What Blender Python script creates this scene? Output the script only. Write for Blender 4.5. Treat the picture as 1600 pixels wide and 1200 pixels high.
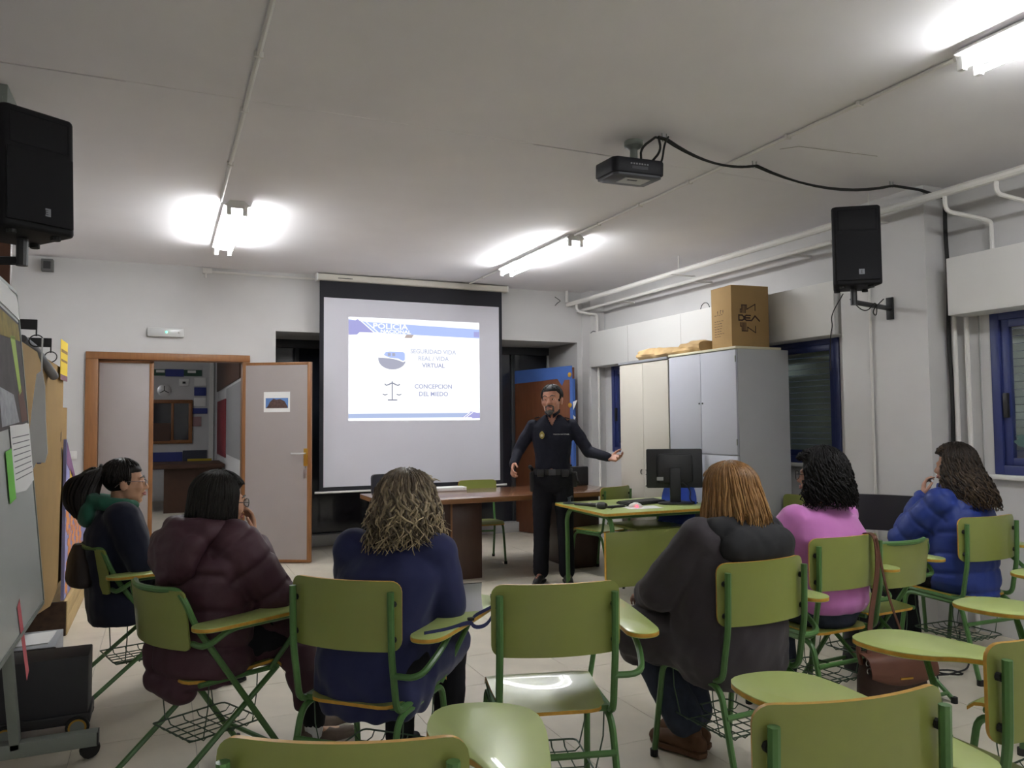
import bpy, bmesh, math, random
import numpy as np
from mathutils import Vector, Matrix, noise as mnoise
for o in list(bpy.data.objects): bpy.data.objects.remove(o)
scene = bpy.context.scene
COL = scene.collection
PI = math.pi
# ------------------------------------------------------------------ camera
FPX = 1210.0; CAMH = 1.42
_yaw = math.atan(545/1210); _pit = math.atan(59.6/1210); _rol = 0.009
F0 = Vector((math.sin(_yaw), math.cos(_yaw), 0)); R0 = Vector((math.cos(_yaw), -math.sin(_yaw), 0)); Z0 = Vector((0, 0, 1))
CF = F0*math.cos(_pit)+Z0*math.sin(_pit); U0 = -F0*math.sin(_pit)+Z0*math.cos(_pit)
CR = R0*math.cos(_rol)-U0*math.sin(_rol); CU = U0*math.cos(_rol)+R0*math.sin(_rol)
cam = bpy.data.cameras.new('camera'); camo = bpy.data.objects.new('camera', cam); COL.objects.link(camo)
mw = Matrix.Identity(4)
for i in range(3):
    mw[i][0] = CR[i]; mw[i][1] = CU[i]; mw[i][2] = -CF[i]
mw[2][3] = CAMH
camo.matrix_world = mw
cam.sensor_fit = 'HORIZONTAL'; cam.sensor_width = 36; cam.lens = 36*FPX/1600; cam.clip_start = .05; cam.clip_end = 60
scene.camera = camo
# ------------------------------------------------------------------ world, exposure
w = bpy.data.worlds.new('night'); scene.world = w; w.use_nodes = True
w.node_tree.nodes['Background'].inputs[0].default_value = (.012, .016, .03, 1)
w.node_tree.nodes['Background'].inputs[1].default_value = .6
vs = scene.view_settings
vs.view_transform = 'Standard'; vs.look = 'None'; vs.gamma = 1; vs.exposure = 1.5; vs.use_curve_mapping = False
TUBE_L = 34.0          # radiance of the fluorescent tubes
LIGHT_COL = (.96, .985, 1.0)

# ------------------------------------------------------------------ materials
MATS = {}
def srgb(r, g, b):
    def c(u):
        u /= 255.0
        return u/12.92 if u <= .04045 else ((u+.055)/1.055)**2.4
    return (c(r), c(g), c(b), 1)
def mat(name, col, rough=.5, metal=0, spec=.5, noise=0, nscale=20, bump=0, bscale=60, bdist=.002, emit=None, estr=0, stretch=None, coat=0, sheen=0, vcol=False, trans=0, col2=None, alpha=1):
    if name in MATS: return MATS[name]
    m = bpy.data.materials.new(name); m.use_nodes = True
    nt = m.node_tree; b = nt.nodes['Principled BSDF']
    c = col if len(col) == 4 else (*col, 1)
    b.inputs['Base Color'].default_value = c
    b.inputs['Roughness'].default_value = rough; b.inputs['Metallic'].default_value = metal
    b.inputs['Specular IOR Level'].default_value = spec
    b.inputs['Coat Weight'].default_value = coat; b.inputs['Sheen Weight'].default_value = sheen
    b.inputs['Transmission Weight'].default_value = trans
    if emit is not None:
        b.inputs['Emission Color'].default_value = emit if len(emit) == 4 else (*emit, 1)
        b.inputs['Emission Strength'].default_value = estr
    def coords(sc):
        tc = nt.nodes.new('ShaderNodeTexCoord'); mp = nt.nodes.new('ShaderNodeMapping')
        nt.links.new(tc.outputs['Object'], mp.inputs[0])
        if stretch: mp.inputs['Scale'].default_value = stretch
        n = nt.nodes.new('ShaderNodeTexNoise'); n.inputs['Scale'].default_value = sc; n.inputs['Detail'].default_value = 4
        nt.links.new(mp.outputs[0], n.inputs['Vector'])
        return n
    if noise or vcol or col2:
        src = None
        if vcol:
            a = nt.nodes.new('ShaderNodeAttribute'); a.attribute_name = 'Col'; src = a.outputs['Color']
        if noise or col2:
            n = coords(nscale)
            rp = nt.nodes.new('ShaderNodeMapRange'); rp.inputs[1].default_value = .3; rp.inputs[2].default_value = .7
            nt.links.new(n.outputs['Fac'], rp.inputs[0])
            if col2:
                mx = nt.nodes.new('ShaderNodeMix'); mx.data_type = 'RGBA'
                mx.inputs[6].default_value = c; mx.inputs[7].default_value = col2 if len(col2) == 4 else (*col2, 1)
                nt.links.new(rp.outputs[0], mx.inputs[0]); src = mx.outputs[2]
            else:
                rp.inputs[3].default_value = 1-noise; rp.inputs[4].default_value = 1+noise
                hs = nt.nodes.new('ShaderNodeHueSaturation')
                hs.inputs['Color'].default_value = c
                if src is not None: nt.links.new(src, hs.inputs['Color'])
                nt.links.new(rp.outputs[0], hs.inputs['Value']); src = hs.outputs[0]
        nt.links.new(src, b.inputs['Base Color'])
    if bump:
        n = coords(bscale)
        bp = nt.nodes.new('ShaderNodeBump'); bp.inputs['Strength'].default_value = bump; bp.inputs['Distance'].default_value = bdist
        nt.links.new(n.outputs['Fac'], bp.inputs['Height']); nt.links.new(bp.outputs[0], b.inputs['Normal'])
    MATS[name] = m
    return m

# ------------------------------------------------------------------ mesh building
class MB:
    def __init__(s): s.v = []; s.f = []; s.m = []; s.cm = 0
    def add(s, vs, fs):
        o = len(s.v); s.v += [tuple(p) for p in vs]; s.f += [tuple(i+o for i in f) for f in fs]; s.m += [s.cm]*len(fs); return s
    def box(s, a, b, M=None):
        x0, y0, z0 = a; x1, y1, z1 = b
        vs = [(x, y, z) for z in (z0, z1) for y in (y0, y1) for x in (x0, x1)]
        if M: vs = [M @ Vector(p) for p in vs]
        return s.add(vs, [(0, 2, 3, 1), (4, 5, 7, 6), (0, 1, 5, 4), (1, 3, 7, 5), (3, 2, 6, 7), (2, 0, 4, 6)])
    def cbox(s, c, d, M=None):
        return s.box([c[i]-d[i]/2 for i in range(3)], [c[i]+d[i]/2 for i in range(3)], M)
    def tube(s, pts, r, n=8, cap=True, closed=False):
        P = [Vector(p) for p in pts]; k = len(P); rr = r if isinstance(r, (list, tuple)) else [r]*k
        T = []
        for i in range(k):
            if closed: t = P[(i+1) % k]-P[i-1]
            else: t = P[min(i+1, k-1)]-P[max(i-1, 0)]
            T.append(t.normalized() if t.length > 1e-9 else Vector((0, 0, 1)))
        up = Vector((0, 0, 1)) if abs(T[0].z) < .9 else Vector((1, 0, 0))
        N = (up - T[0]*up.dot(T[0])).normalized(); vs = []; fs = []
        for i in range(k):
            N = (N - T[i]*N.dot(T[i]))
            N = N.normalized() if N.length > 1e-6 else T[i].orthogonal().normalized()
            B = T[i].cross(N)
            for j in range(n):
                a = 2*PI*j/n; vs.append(P[i]+(N*math.cos(a)+B*math.sin(a))*rr[i])
        for i in range(k if closed else k-1):
            for j in range(n):
                a = i*n+j; b = i*n+(j+1) % n; i2 = (i+1) % k
                fs.append((a, b, i2*n+(j+1) % n, i2*n+j))
        if cap and not closed: fs += [tuple(range(n-1, -1, -1)), tuple(range((k-1)*n, k*n))]
        return s.add(vs, fs)
    def lathe(s, prof, n=16, M=None, cap=True):
        vs = []; fs = []
        for (r, z) in prof:
            for j in range(n):
                a = 2*PI*j/n; p = Vector((r*math.cos(a), r*math.sin(a), z)); vs.append(M @ p if M else p)
        k = len(prof)
        for i in range(k-1):
            for j in range(n): fs.append((i*n+j, i*n+(j+1) % n, (i+1)*n+(j+1) % n, (i+1)*n+j))
        if cap: fs += [tuple(range(n-1, -1, -1)), tuple(range((k-1)*n, k*n))]
        return s.add(vs, fs)
    def prism(s, outline, h0, h1, M=None, side_mat=None):
        n = len(outline)
        vs = [Vector((x, y, h0)) for x, y in outline]+[Vector((x, y, h1)) for x, y in outline]
        if M: vs = [M @ p for p in vs]
        o = len(s.v); s.v += [tuple(p) for p in vs]
        s.f += [tuple(o+i for i in range(n-1, -1, -1)), tuple(o+n+i for i in range(n))]; s.m += [s.cm]*2
        for i in range(n):
            s.f.append((o+i, o+(i+1) % n, o+n+(i+1) % n, o+n+i)); s.m.append(s.cm if side_mat is None else side_mat)
        return s
    def sheet(s, fn, nu, nv, th, edge=None):
        """closed curved slab: fn(u,v)->(point, normal)"""
        o = len(s.v); W = nu+1
        top = []; bot = []
        for j in range(nv+1):
            for i in range(nu+1):
                p, nn = fn(i/nu, j/nv); p = Vector(p); nn = Vector(nn)
                top.append(p+nn*th/2); bot.append(p-nn*th/2)
        k = len(top); s.v += [tuple(p) for p in top+bot]
        for j in range(nv):
            for i in range(nu):
                a = o+j*W+i; s.f.append((a, a+1, a+W+1, a+W)); s.f.append((a+k, a+k+W, a+k+W+1, a+k+1)); s.m += [s.cm]*2
        ring = [i for i in range(W)]+[j*W+nu for j in range(1, nv+1)]+[nv*W+i for i in range(nu-1, -1, -1)]+[j*W for j in range(nv-1, 0, -1)]
        e = s.cm if edge is None else edge
        for i in range(len(ring)):
            a = o+ring[i]; b = o+ring[(i+1) % len(ring)]; s.f.append((b, a, a+k, b+k)); s.m.append(e)
        return s
    def build(s, name, m, parent=None, smooth=35, bevel=0, seg=2, loc=None, rz=None):
        me = bpy.data.meshes.new(name); me.from_pydata(s.v, [], s.f)
        ms = m if isinstance(m, (list, tuple)) else [m]
        for q in ms: me.materials.append(q)
        if len(ms) > 1: me.polygons.foreach_set('material_index', s.m)
        bm = bmesh.new(); bm.from_mesh(me)
        bmesh.ops.recalc_face_normals(bm, faces=bm.faces)
        if bevel:
            es = [e for e in bm.edges if len(e.link_faces) == 2 and e.calc_face_angle(0) > .6]
            bmesh.ops.bevel(bm, geom=es, offset=bevel, segments=seg, profile=.5, affect='EDGES', clamp_overlap=True)
        bm.to_mesh(me); bm.free()
        if smooth:
            me.polygons.foreach_set('use_smooth', [True]*len(me.polygons))
            me.set_sharp_from_angle(angle=math.radians(smooth))
        o = bpy.data.objects.new(name, me); COL.objects.link(o)
        if parent: o.parent = parent
        if loc: o.location = loc
        if rz is not None: o.rotation_euler[2] = rz
        return o
def tag(o, label=None, cat=None, group=None, kind=None):
    if label: o['label'] = label
    if cat: o['category'] = cat
    if group: o['group'] = group
    if kind: o['kind'] = kind
    return o
def thing(name, label, cat, loc=(0, 0, 0), rz=0, group=None):
    o = bpy.data.objects.new(name, None); COL.objects.link(o); o.location = loc; o.rotation_euler[2] = rz; o.empty_display_size = .1
    return tag(o, label, cat, group)
def struct(name, mb, m, parent=None, **k):
    o = mb.build(name, m, parent, **k)
    if not parent: o['kind'] = 'structure'
    return o
def bx(a, b, M=None): return MB().box(a, b, M)
def copy_tree(o, parent=None):
    c = o.copy(); COL.objects.link(c); c.parent = parent
    for ch in o.children: copy_tree(ch, c)
    return c
def rrect(x0, y0, x1, y1, r, n=5):
    out = []
    rs = r if isinstance(r, (list, tuple)) else [r]*4
    for (cx, cy, a0, q) in ((x1-rs[0], y1-rs[0], 0, rs[0]), (x0+rs[1], y1-rs[1], 90, rs[1]), (x0+rs[2], y0+rs[2], 180, rs[2]), (x1-rs[3], y0+rs[3], 270, rs[3])):
        for i in range(n+1):
            a = math.radians(a0+90*i/n); out.append((cx+q*math.cos(a), cy+q*math.sin(a)))
    return out
def smooth_path(pts, it=2):
    P = [Vector(p) for p in pts]
    for _ in range(it):
        Q = [P[0]]
        for i in range(len(P)-1):
            Q.append(P[i]*.75+P[i+1]*.25); Q.append(P[i]*.25+P[i+1]*.75)
        Q.append(P[-1]); P = Q
    return P
def fillet(pts, r, n=5):
    P = [Vector(p) for p in pts]; out = [P[0]]
    for i in range(1, len(P)-1):
        a = P[i-1]-P[i]; b = P[i+1]-P[i]; q = min(r, a.length*.49, b.length*.49)
        s0 = P[i]+a.normalized()*q; s1 = P[i]+b.normalized()*q
        for k in range(n+1):
            t = k/n; out.append(s0*(1-t)**2+P[i]*2*t*(1-t)+s1*t*t)
    out.append(P[-1]); return out
def text_mesh(txt, size, depth=0.0, align='CENTER', sx=1.0, shear=0, space=1.0, bold=0):
    cu = bpy.data.curves.new('txt', 'FONT'); cu.body = txt; cu.size = size; cu.align_x = align; cu.extrude = depth; cu.shear = shear; cu.space_character = space; cu.resolution_u = 3; cu.offset = bold
    t = bpy.data.objects.new('txt', cu); COL.objects.link(t)
    me = bpy.data.meshes.new_from_object(t.evaluated_get(bpy.context.evaluated_depsgraph_get()))
    bpy.data.objects.remove(t); bpy.data.curves.remove(cu)
    for v in me.vertices: v.co.x *= sx
    return me
def text_obj(name, txt, size, m, M, parent=None, depth=.0004, **k):
    me = text_mesh(txt, size, depth, **k); me.transform(M); me.materials.clear(); me.materials.append(m)
    o = bpy.data.objects.new(name, me); COL.objects.link(o)
    if parent: o.parent = parent
    return o
def planeM(o, xdir, ydir):
    x = Vector(xdir).normalized(); y = Vector(ydir).normalized(); z = x.cross(y); M = Matrix.Identity(4)
    for i in range(3): M[i][0] = x[i]; M[i][1] = y[i]; M[i][2] = z[i]; M[i][3] = o[i]
    return M

# palette
WALL = mat('wall_paint', (.60, .59, .585), .85, spec=.2, noise=.03, nscale=2, bump=.15, bscale=120, bdist=.001)
CEIL = mat('ceiling_paint', (.80, .78, .80), .9, spec=.15, noise=.03, nscale=1.5, bump=.1, bscale=80, bdist=.001)
TILE = mat('floor_terrazzo', (.66, .605, .50), .40, spec=.4, noise=.06, nscale=5, bump=.02, bscale=30)
GROUT = mat('floor_joint', (.30, .28, .25), .8)
WOODT = mat('varnished_pine', srgb(138, 92, 52), .45, noise=.12, nscale=9, stretch=(6, 6, .6))
DOORG = mat('grey_door_laminate', srgb(156, 148, 146), .5)
BLACKP = mat('black_plastic', (.012, .012, .014), .45)
BLACKR = mat('black_rubber', (.012, .012, .012), .75)
WHITEP = mat('white_enamel', (.72, .71, .69), .5)
PIPEW = mat('white_painted_pipe', (.70, .68, .65), .5)
BLUEF = mat('blue_window_frame', srgb(44, 54, 106), .4)
def thin_glass(name, tint=(.93, .95, .95), refl=.06):
    m = bpy.data.materials.new(name); m.use_nodes = True; nt = m.node_tree; nt.nodes.clear()
    o = nt.nodes.new('ShaderNodeOutputMaterial'); t = nt.nodes.new('ShaderNodeBsdfTransparent'); g = nt.nodes.new('ShaderNodeBsdfGlossy'); x = nt.nodes.new('ShaderNodeMixShader'); 
    t.inputs[0].default_value = (*tint, 1); g.inputs['Roughness'].default_value = .03; x.inputs[0].default_value = refl
    nt.links.new(t.outputs[0], x.inputs[1]); nt.links.new(g.outputs[0], x.inputs[2]); nt.links.new(x.outputs[0], o.inputs[0])
    MATS[name] = m; return m
GLASSD = thin_glass('window_glass')
SLAT = mat('shutter_slat', srgb(160, 168, 158), .6)
BRASS = mat('brass', srgb(190, 150, 70), .3, metal=1)
STEEL = mat('steel', (.55, .55, .56), .3, metal=1)
GREENP = mat('green_laminate', srgb(134, 142, 72), .30, spec=.5, noise=.04, nscale=3, coat=.15)
GREENT = mat('green_tablet_laminate', srgb(172, 187, 114), .32, spec=.5, noise=.03, nscale=3, coat=.15)
GREENM = mat('green_enamel_tube', srgb(76, 116, 62), .35, spec=.5)
PLYED = mat('plywood_edge', srgb(196, 148, 52), .4, noise=.15, nscale=40)
WIREG = mat('green_wire', srgb(60, 82, 62), .45)
PAPER = mat('white_paper', (.78, .78, .77), .8)
CARD = mat('cardboard', srgb(158, 128, 84), .85, noise=.06, nscale=6)
GREYM = mat('grey_painted_steel', srgb(128, 134, 128), .5)
# ================================================================== ROOM SHELL
XL, XR, YN, YB, H = -1.35, 5.0, -6.3, 8.5, 3.04
YG = 9.3            # glazing at the back of the recess
YH = 16.0           # far wall of the hall behind the door
floor = struct('floor', bx((-4.2, YN-.2, -.1), (XR+.2, YH+.2, -.004)), GROUT, smooth=0)
random.seed(3)
tile_me = {}
T = .5
def tile_mesh(wx, wy):
    k = (round(wx, 3), round(wy, 3))
    if k not in tile_me:
        o = bx((.0012, .0012, -.02), (wx-.0012, wy-.0012, 0)).build('floor_tile', TILE, smooth=0); tile_me[k] = o.data; bpy.data.objects.remove(o)
    return tile_me[k]
far = MB()
ys = [YN+.28+i*T for i in range(-1, 40)]
for yi in ys:
    if yi > YG: break
    x = XL
    while x < XR-.01:
        wx = min(T, XR-x); wy = min(T, YG-yi)
        if yi > .2:
            o = bpy.data.objects.new('floor_tile', tile_mesh(wx, wy)); COL.objects.link(o); o.location = (x, yi, random.uniform(-.0003, .0003)); o.parent = floor
        else: far.box((x+.0012, yi+.0012, -.02), (x+wx-.0012, yi+wy-.0012, 0))
        x += T
for i in range(14):
    for j in range(11):
        far.box((-4.2+j*T+.001, YG+i*T+.001, -.02), (-4.2+(j+1)*T-.001, YG+(i+1)*T-.001, 0))
o = far.build('floor_tile_field', TILE, floor, smooth=0); o['kind'] = 'stuff'
# ceiling: two slabs with an open joint between them at y = 4
ceil = struct('ceiling', bx((-4.3, YN-.2, H+.03), (XR+.2, YH+.2, H+.12)), CEIL, smooth=0)
JY = 4.0
bx((XL-.2, YN-.2, H), (XR+.2, JY-.006, H+.03)).build('ceiling_slab', CEIL, ceil, smooth=0)
bx((XL-.2, JY+.006, H), (XR+.2, YB+.1, H+.03)).build('ceiling_slab', CEIL, ceil, smooth=0)
bx((-4.3, YB+.1, H), (XR+.2, YH+.2, H+.03)).build('ceiling_slab', CEIL, ceil, smooth=0)
for (a, b) in ((-.18, 1.95), (2.72, 4.9)):
    bx((a, JY-.006, H-.002), (b, JY+.006, H+.02)).build('joint_filler', CEIL, ceil, smooth=0)
MB().tube([(3.35, 3.5, H), (3.42, 3.42, H), (4.0, 3.36, H)], .0025, 4).build('ceiling_crack', GROUT, ceil)
# walls
mb = MB()
mb.box((XL-.15, YB, 0), (-.69, YB+.15, H)); mb.box((-.69, YB, 2.14), (.82, YB+.15, H)); mb.box((.82, YB, 0), (1.08, YB+.15, H))
mb.box((1.08, YB, 2.41), (4.73, YG+.1, H)); mb.box((4.73, YB, 0), (XR+.15, YB+.15, H))
mb.box((1.0, YB+.15, 0), (1.08, YG+.1, H)); mb.box((4.73, YB+.15, 0), (4.85, YG+.1, H))
struct('wall_back', mb, WALL, smooth=0)
struct('wall_left', bx((XL-.15, YN, 0), (XL, YB, H)), WALL, smooth=0)
struct('wall_front', bx((XL-.15, YN-.15, 0), (XR+.15, YN, H)), WALL, smooth=0)
W1 = (4.62, 8.12, 1.05, 2.1); W2 = (-.6, 3.36, 1.05, 2.12)
mb = MB()
ycuts = [(W1[1], YB), (W2[1], W1[0]), (YN, W2[0])]
for a, b in ycuts: mb.box((XR, a, 0), (XR+.15, b, H))
for (a, b, z0, z1) in (W1, W2):
    mb.box((XR, a, 0), (XR+.15, b, z0)); mb.box((XR, a, z1), (XR+.15, b, H))
struct('wall_right', mb, WALL, smooth=0)
struct('wall_pillar', bx((4.79, 3.66, 0), (XR-.001, 4.4, H)), WALL, smooth=0)
struct('wall_pilaster', bx((4.80, 8.28, 0), (XR-.001, YB-.001, H)), WALL, smooth=0)
# hall beyond the door
mb = MB()
mb.box((-4.3, YB+.15, 0), (-4.2, YH, H)); mb.box((-4.3, YH, 0), (1.05, YH+.1, H)); mb.box((.95, YB+.15, 0), (1.0, YH, H)); mb.box((-4.3, YB, 0), (XL-.15, YB+.15, H))
HALLW = mat('hall_wall_paint', (.55, .55, .56), .85, noise=.03, nscale=2)
struct('wall_hall', mb, HALLW, smooth=0)

# ------------------------------------------------------------------ double door with frame
d1 = thing('door_1', None, None); d1['kind'] = 'structure'
for (a, b) in (((-.69, YB-.03, 0), (-.58, YB+.16, 2.07)), ((.745, YB-.03, 0), (.82, YB+.16, 2.07))): bx(a, b).build('jamb', WOODT, d1, bevel=.006)
bx((-.69, YB-.03, 2.07), (.82, YB+.16, 2.14)).build('header', WOODT, d1, bevel=.006)
fl = bx((-.575, YB+.05, .01), (-.13, YB+.085, 2.06)).build('fixed_leaf', DOORG, d1, bevel=.002)
bx((-.13, YB+.045, .01), (-.09, YB+.09, 2.06)).build('edge_strip', WOODT, fl, bevel=.003)
bx((-.58, YB+.045, 2.04), (-.09, YB+.09, 2.065)).build('edge_strip', WOODT, fl, bevel=.003)
hv = Vector((.76, YB-.02, 0)); fv = Vector((1.375, 8.13, 0)); dx = (fv-hv).normalized(); LW = (fv-hv).length+.02
dn = Vector((dx.y, -dx.x, 0))       # towards the camera side
LM = planeM(hv, dx, (0, 0, 1))      # local x along leaf, y up, z = x cross y = outward normal to camera side
leaf = MB().box((.025, .035, -.018), (LW-.035, 2.035, .018), LM).build('open_leaf', DOORG, d1)
mb = MB()
for a, b in (((0, .01, -.02), (.03, 2.06, .02)), ((LW-.04, .01, -.02), (LW, 2.06, .02)), ((.03, .01, -.02), (LW-.04, .04, .02)), ((.03, 2.03, -.02), (LW-.04, 2.06, .02))):
    MB().box(a, b, LM).build('edge_strip', WOODT, leaf, bevel=.003)
MB().box((LW-.075, .99, .018), (LW-.03, 1.17, .026), LM).build('lock_plate', BRASS, leaf, bevel=.003)
mb = MB().tube(fillet([LM @ Vector(p) for p in ((LW-.055, 1.12, .02), (LW-.055, 1.12, .07), (LW-.19, 1.12, .07))], .02), .009, 8)
mb.build('handle', STEEL, leaf)
k = MB().tube([LM @ Vector((LW-.055, .98, .03)), LM @ Vector((LW-.055, .98, .045))], .008, 8)
for i in range(3): k.box((LW-.075+.013*i, .86+.012*i, .03), (LW-.066+.013*i, .95, .034), LM)
k.build('hanging_keys', STEEL, leaf)
for z in (.3, 1.05, 1.8): MB().tube([LM @ Vector((-.004, z, .0)), LM @ Vector((-.004, z+.09, .0))], .008, 8).build('hinge', BRASS, leaf)
pn = thing('paper_notice', 'white paper sheet with a mountain photograph taped to the open grey door', 'notice')
MB().box((.225, 1.545, .0185), (.505, 1.755, .0195), LM).build('paper', PAPER, pn)
MB().box((.245, 1.585, .0195), (.485, 1.69, .0200), LM).build('printed_sky', mat('print_sky', srgb(92, 132, 190), .7), pn)
MB().prism([(.25, 1.585), (.48, 1.585), (.48, 1.60), (.45, 1.655), (.40, 1.68), (.36, 1.672), (.33, 1.685), (.29, 1.65), (.27, 1.61)], .0200, .0204, LM).build('printed_rock', mat('print_rock', srgb(84, 62, 58), .8, noise=.3, nscale=60), pn)
text_obj('printed_caption', '.. ..... ........ ......', .016, mat('print_grey', srgb(110, 120, 150), .8), LM @ Matrix.Translation((.365, 1.712, .0197)), pn)

# ------------------------------------------------------------------ recess: dark glazed partition
gz = thing('window_3', None, None); gz['kind'] = 'structure'
DKF = mat('dark_window_frame', srgb(58, 60, 64), .5)
bx((1.08, YG-.12, 0), (4.73, YG+.1, .13)).build('plinth', mat('grey_plinth', (.4, .4, .4), .6), gz, bevel=.004)
bx((1.08, YG-.02, 2.31), (4.73, YG+.06, 2.41)).build('top_rail', DKF, gz, bevel=.004)
xs = [1.08, 1.42, 2.35, 3.28, 4.2, 4.73]
for x in xs: bx((x-.025 if x > 1.1 else x, YG-.02, .13), (x+.025 if x < 4.7 else x, YG+.06, 2.31)).build('mullion', DKF if x < 4.7 else WHITEP, gz, bevel=.003)
NIGHTG = mat('night_glass', (.02, .022, .03), .06, spec=.5)
for i in range(len(xs)-1):
    bx((xs[i]+.02, YG+.015, .13), (xs[i+1]-.02, YG+.023, 2.31)).build('pane', NIGHTG, gz, smooth=0)

# ------------------------------------------------------------------ windows on the right
def window(nm, Wn, mull, leaves=False):
    y0, y1, z0, z1 = Wn
    r = thing(nm, None, None); r['kind'] = 'structure'
    x0, x1 = XR-.012, XR+.06
    for a, b in (((x0, y0, z0), (x1, y0+.06, z1)), ((x0, y1-.06, z0), (x1, y1, z1)), ((x0, y0+.06, z0), (x1, y1-.06, z0+.06)), ((x0, y0+.06, z1-.06), (x1, y1-.06, z1))):
        bx(a, b).build('frame_bar', BLUEF, r, bevel=.004)
    cuts = [y0+.06]+[y for m in mull for y in (m-.035, m+.035)]+[y1-.06]
    for m in mull: bx((x0, m-.035, z0+.06), (x1, m+.035, z1-.06)).build('mullion', BLUEF, r, bevel=.004)
    for i in range(0, len(cuts), 2):
        a, b = cuts[i], cuts[i+1]
        s = bx((XR+.005, a, z0+.06), (XR+.045, a+.055, z1-.06)).build('sash_stile', BLUEF, r, bevel=.003)
        s = bx((XR+.005, b-.055, z0+.06), (XR+.045, b, z1-.06)).build('sash_stile', BLUEF, r, bevel=.003)
        bx((XR-.02, b-.045, 1.42), (XR+.006, b-.015, 1.58)).build('pull_handle', BLACKP, s, bevel=.004)
        for zz in (z0+.06, z1-.11): bx((XR+.005, a+.055, zz), (XR+.045, b-.055, zz+.05)).build('sash_rail', BLUEF, r, bevel=.003)
        bx((XR+.02, a+.05, z0+.1), (XR+.026, b-.05, z1-.1)).build('pane', GLASSD, r, smooth=0)
    bx((XR-.05, y0-.02, z0-.03), (XR+.02, y1+.02, z0)).build('sill', WHITEP, r, bevel=.004)
    n = int((z1-z0)/.05); base = None
    for i in range(n):
        zc = z0+.03+i*.05
        if base is None:
            base = MB().prism([(0, -.023), (.008, -.02), (.012, 0), (.008, .02), (0, .023)], y0, y1, Matrix(((1, 0, 0, 0), (0, 0, 1, 0), (0, 1, 0, 0), (0, 0, 0, 1)))).build('shutter_slat', SLAT, r)
            base.location = (XR+.09, 0, zc)
        else:
            c = base.copy(); COL.objects.link(c); c.location = (XR+.09, 0, zc); c.parent = r
    return r
window('window_1', W1, [5.8, 7.0])
w2 = window('window_2', W2, [1.9, .6])
# painted leaves stuck to the second window
LEAFG = [mat('leaf_sticker_lime', srgb(150, 178, 60), .6), mat('leaf_sticker_dark', srgb(70, 96, 92), .6), mat('leaf_sticker_olive', srgb(138, 132, 78), .6)]
random.seed(8)
for i in range(22):
    yy = 3.18-random.random()*1.1; zz = 1.16+random.random()*.36; a = random.uniform(-.6, .6)+(PI/2 if i % 3 == 0 else 0); L = random.uniform(.10, .2); Wd = L*.32
    pts = [(-L/2, 0), (-L*.25, Wd*.42), (0, Wd/2), (L*.25, Wd*.36), (L/2, 0), (L*.25, -Wd*.36), (0, -Wd/2), (-L*.25, -Wd*.42)]
    Mx = planeM((XR+.0165-.0004*i/22, yy, zz), (0, -math.cos(a), math.sin(a)), (0, math.sin(a), math.cos(a)))
    MB().prism(pts, -.0012, .0012, Mx).build('leaf_sticker', LEAFG[i % 3], w2, smooth=0)
# roller-shutter boxes
for nm, a, b, z0, z1, lb in (('shutter_box', 4.46, 8.4, 2.085, 2.505, 'long white roller shutter box above the cabinets'), ('shutter_box', -1.0, 3.5, 2.105, 2.49, 'white roller shutter box above the window at the right edge')):
    r = thing(nm, lb, 'shutter box')
    bx((4.78, a, z0), (XR-.001, min(b, 8.279), z1)).build('casing', WHITEP, r, bevel=.004)
    bx((4.80, a+.01, z1), (XR-.002, b-.01, z1+.006)).build('lid', WHITEP, r)
    for q in range(1, 4): bx((4.7785, a+(b-a)*q/4-.001, z0+.004), (4.7802, a+(b-a)*q/4+.001, z1-.004)).build('joint_line', GROUT, r, smooth=0)
# ------------------------------------------------------------------ pipes and conduits
def pipe(pts, r, lb, fil=.05, m=PIPEW, nm='pipe', cat='pipe', n=8, it=5):
    o = MB().tube(fillet(pts, fil, it), r, n).build(nm, m); return tag(o, lb, cat)
r = thing('heating_pipe', 'thick white heating pipe running under the ceiling along the window wall', 'pipe')
MB().tube([(4.6, YN+.05, 2.88), (4.6, YB-.002, 2.88)], .027, 10).build('pipe', PIPEW, r)
for y in (3.95, 6.2, 1.4): MB().tube(fillet([(4.6, y, 2.845), (4.6, y, 2.85), (4.6, y, H+.0)], .01), .006, 6).box((4.5, y-.012, 2.843), (4.79, y+.012, 2.851)).build('hanger', PIPEW, r)
r2 = thing('heating_pipe', 'second white pipe close against the wall behind the thick ceiling pipe', 'pipe')
MB().tube([(4.74, 4.42, 2.80), (4.74, YB-.002, 2.80)], .018, 8).build('pipe', PIPEW, r2)
for y in (4.9, 6.2, 7.6): bx((4.74, y-.012, 2.79), (4.998, y+.012, 2.81)).build('bracket', PIPEW, r2)
pipe([(4.6, 3.36, 2.86), (4.6, 3.36, 2.76), (4.9, 3.30, 2.72), (4.93, 3.28, 2.70), (4.93, 3.28, 2.49)], .014, 'thin white pipe bending down from the ceiling pipe beside the pillar', .06)
pipe([(4.6, 3.02, 2.86), (4.6, 3.02, 2.78), (4.9, 2.98, 2.74), (4.94, 2.97, 2.72), (4.94, 2.97, 2.49)], .014, 'thin white pipe bending down onto the right shutter box', .06)
pipe([(4.62, 8.3, 2.88), (4.62, 8.3, 2.78), (4.75, 8.24, 2.74), (4.86, 8.22, 2.74), (4.86, 8.22, 2.505)], .016, 'thin white pipe bending down in the far corner of the room', .05)
pipe([(4.55, 8.42, H), (4.55, 8.42, 2.90)], .022, 'short white pipe dropping from the ceiling in the far corner')
pipe([(4.95, 3.58, 0.0), (4.95, 3.58, 2.12)], .016, 'white vertical pipe nearest the pillar beside the right window', n=10)
pipe([(4.96, 3.50, 0.0), (4.96, 3.50, 2.105)], .016, 'white vertical pipe nearest the blue window frame', n=10)
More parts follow.
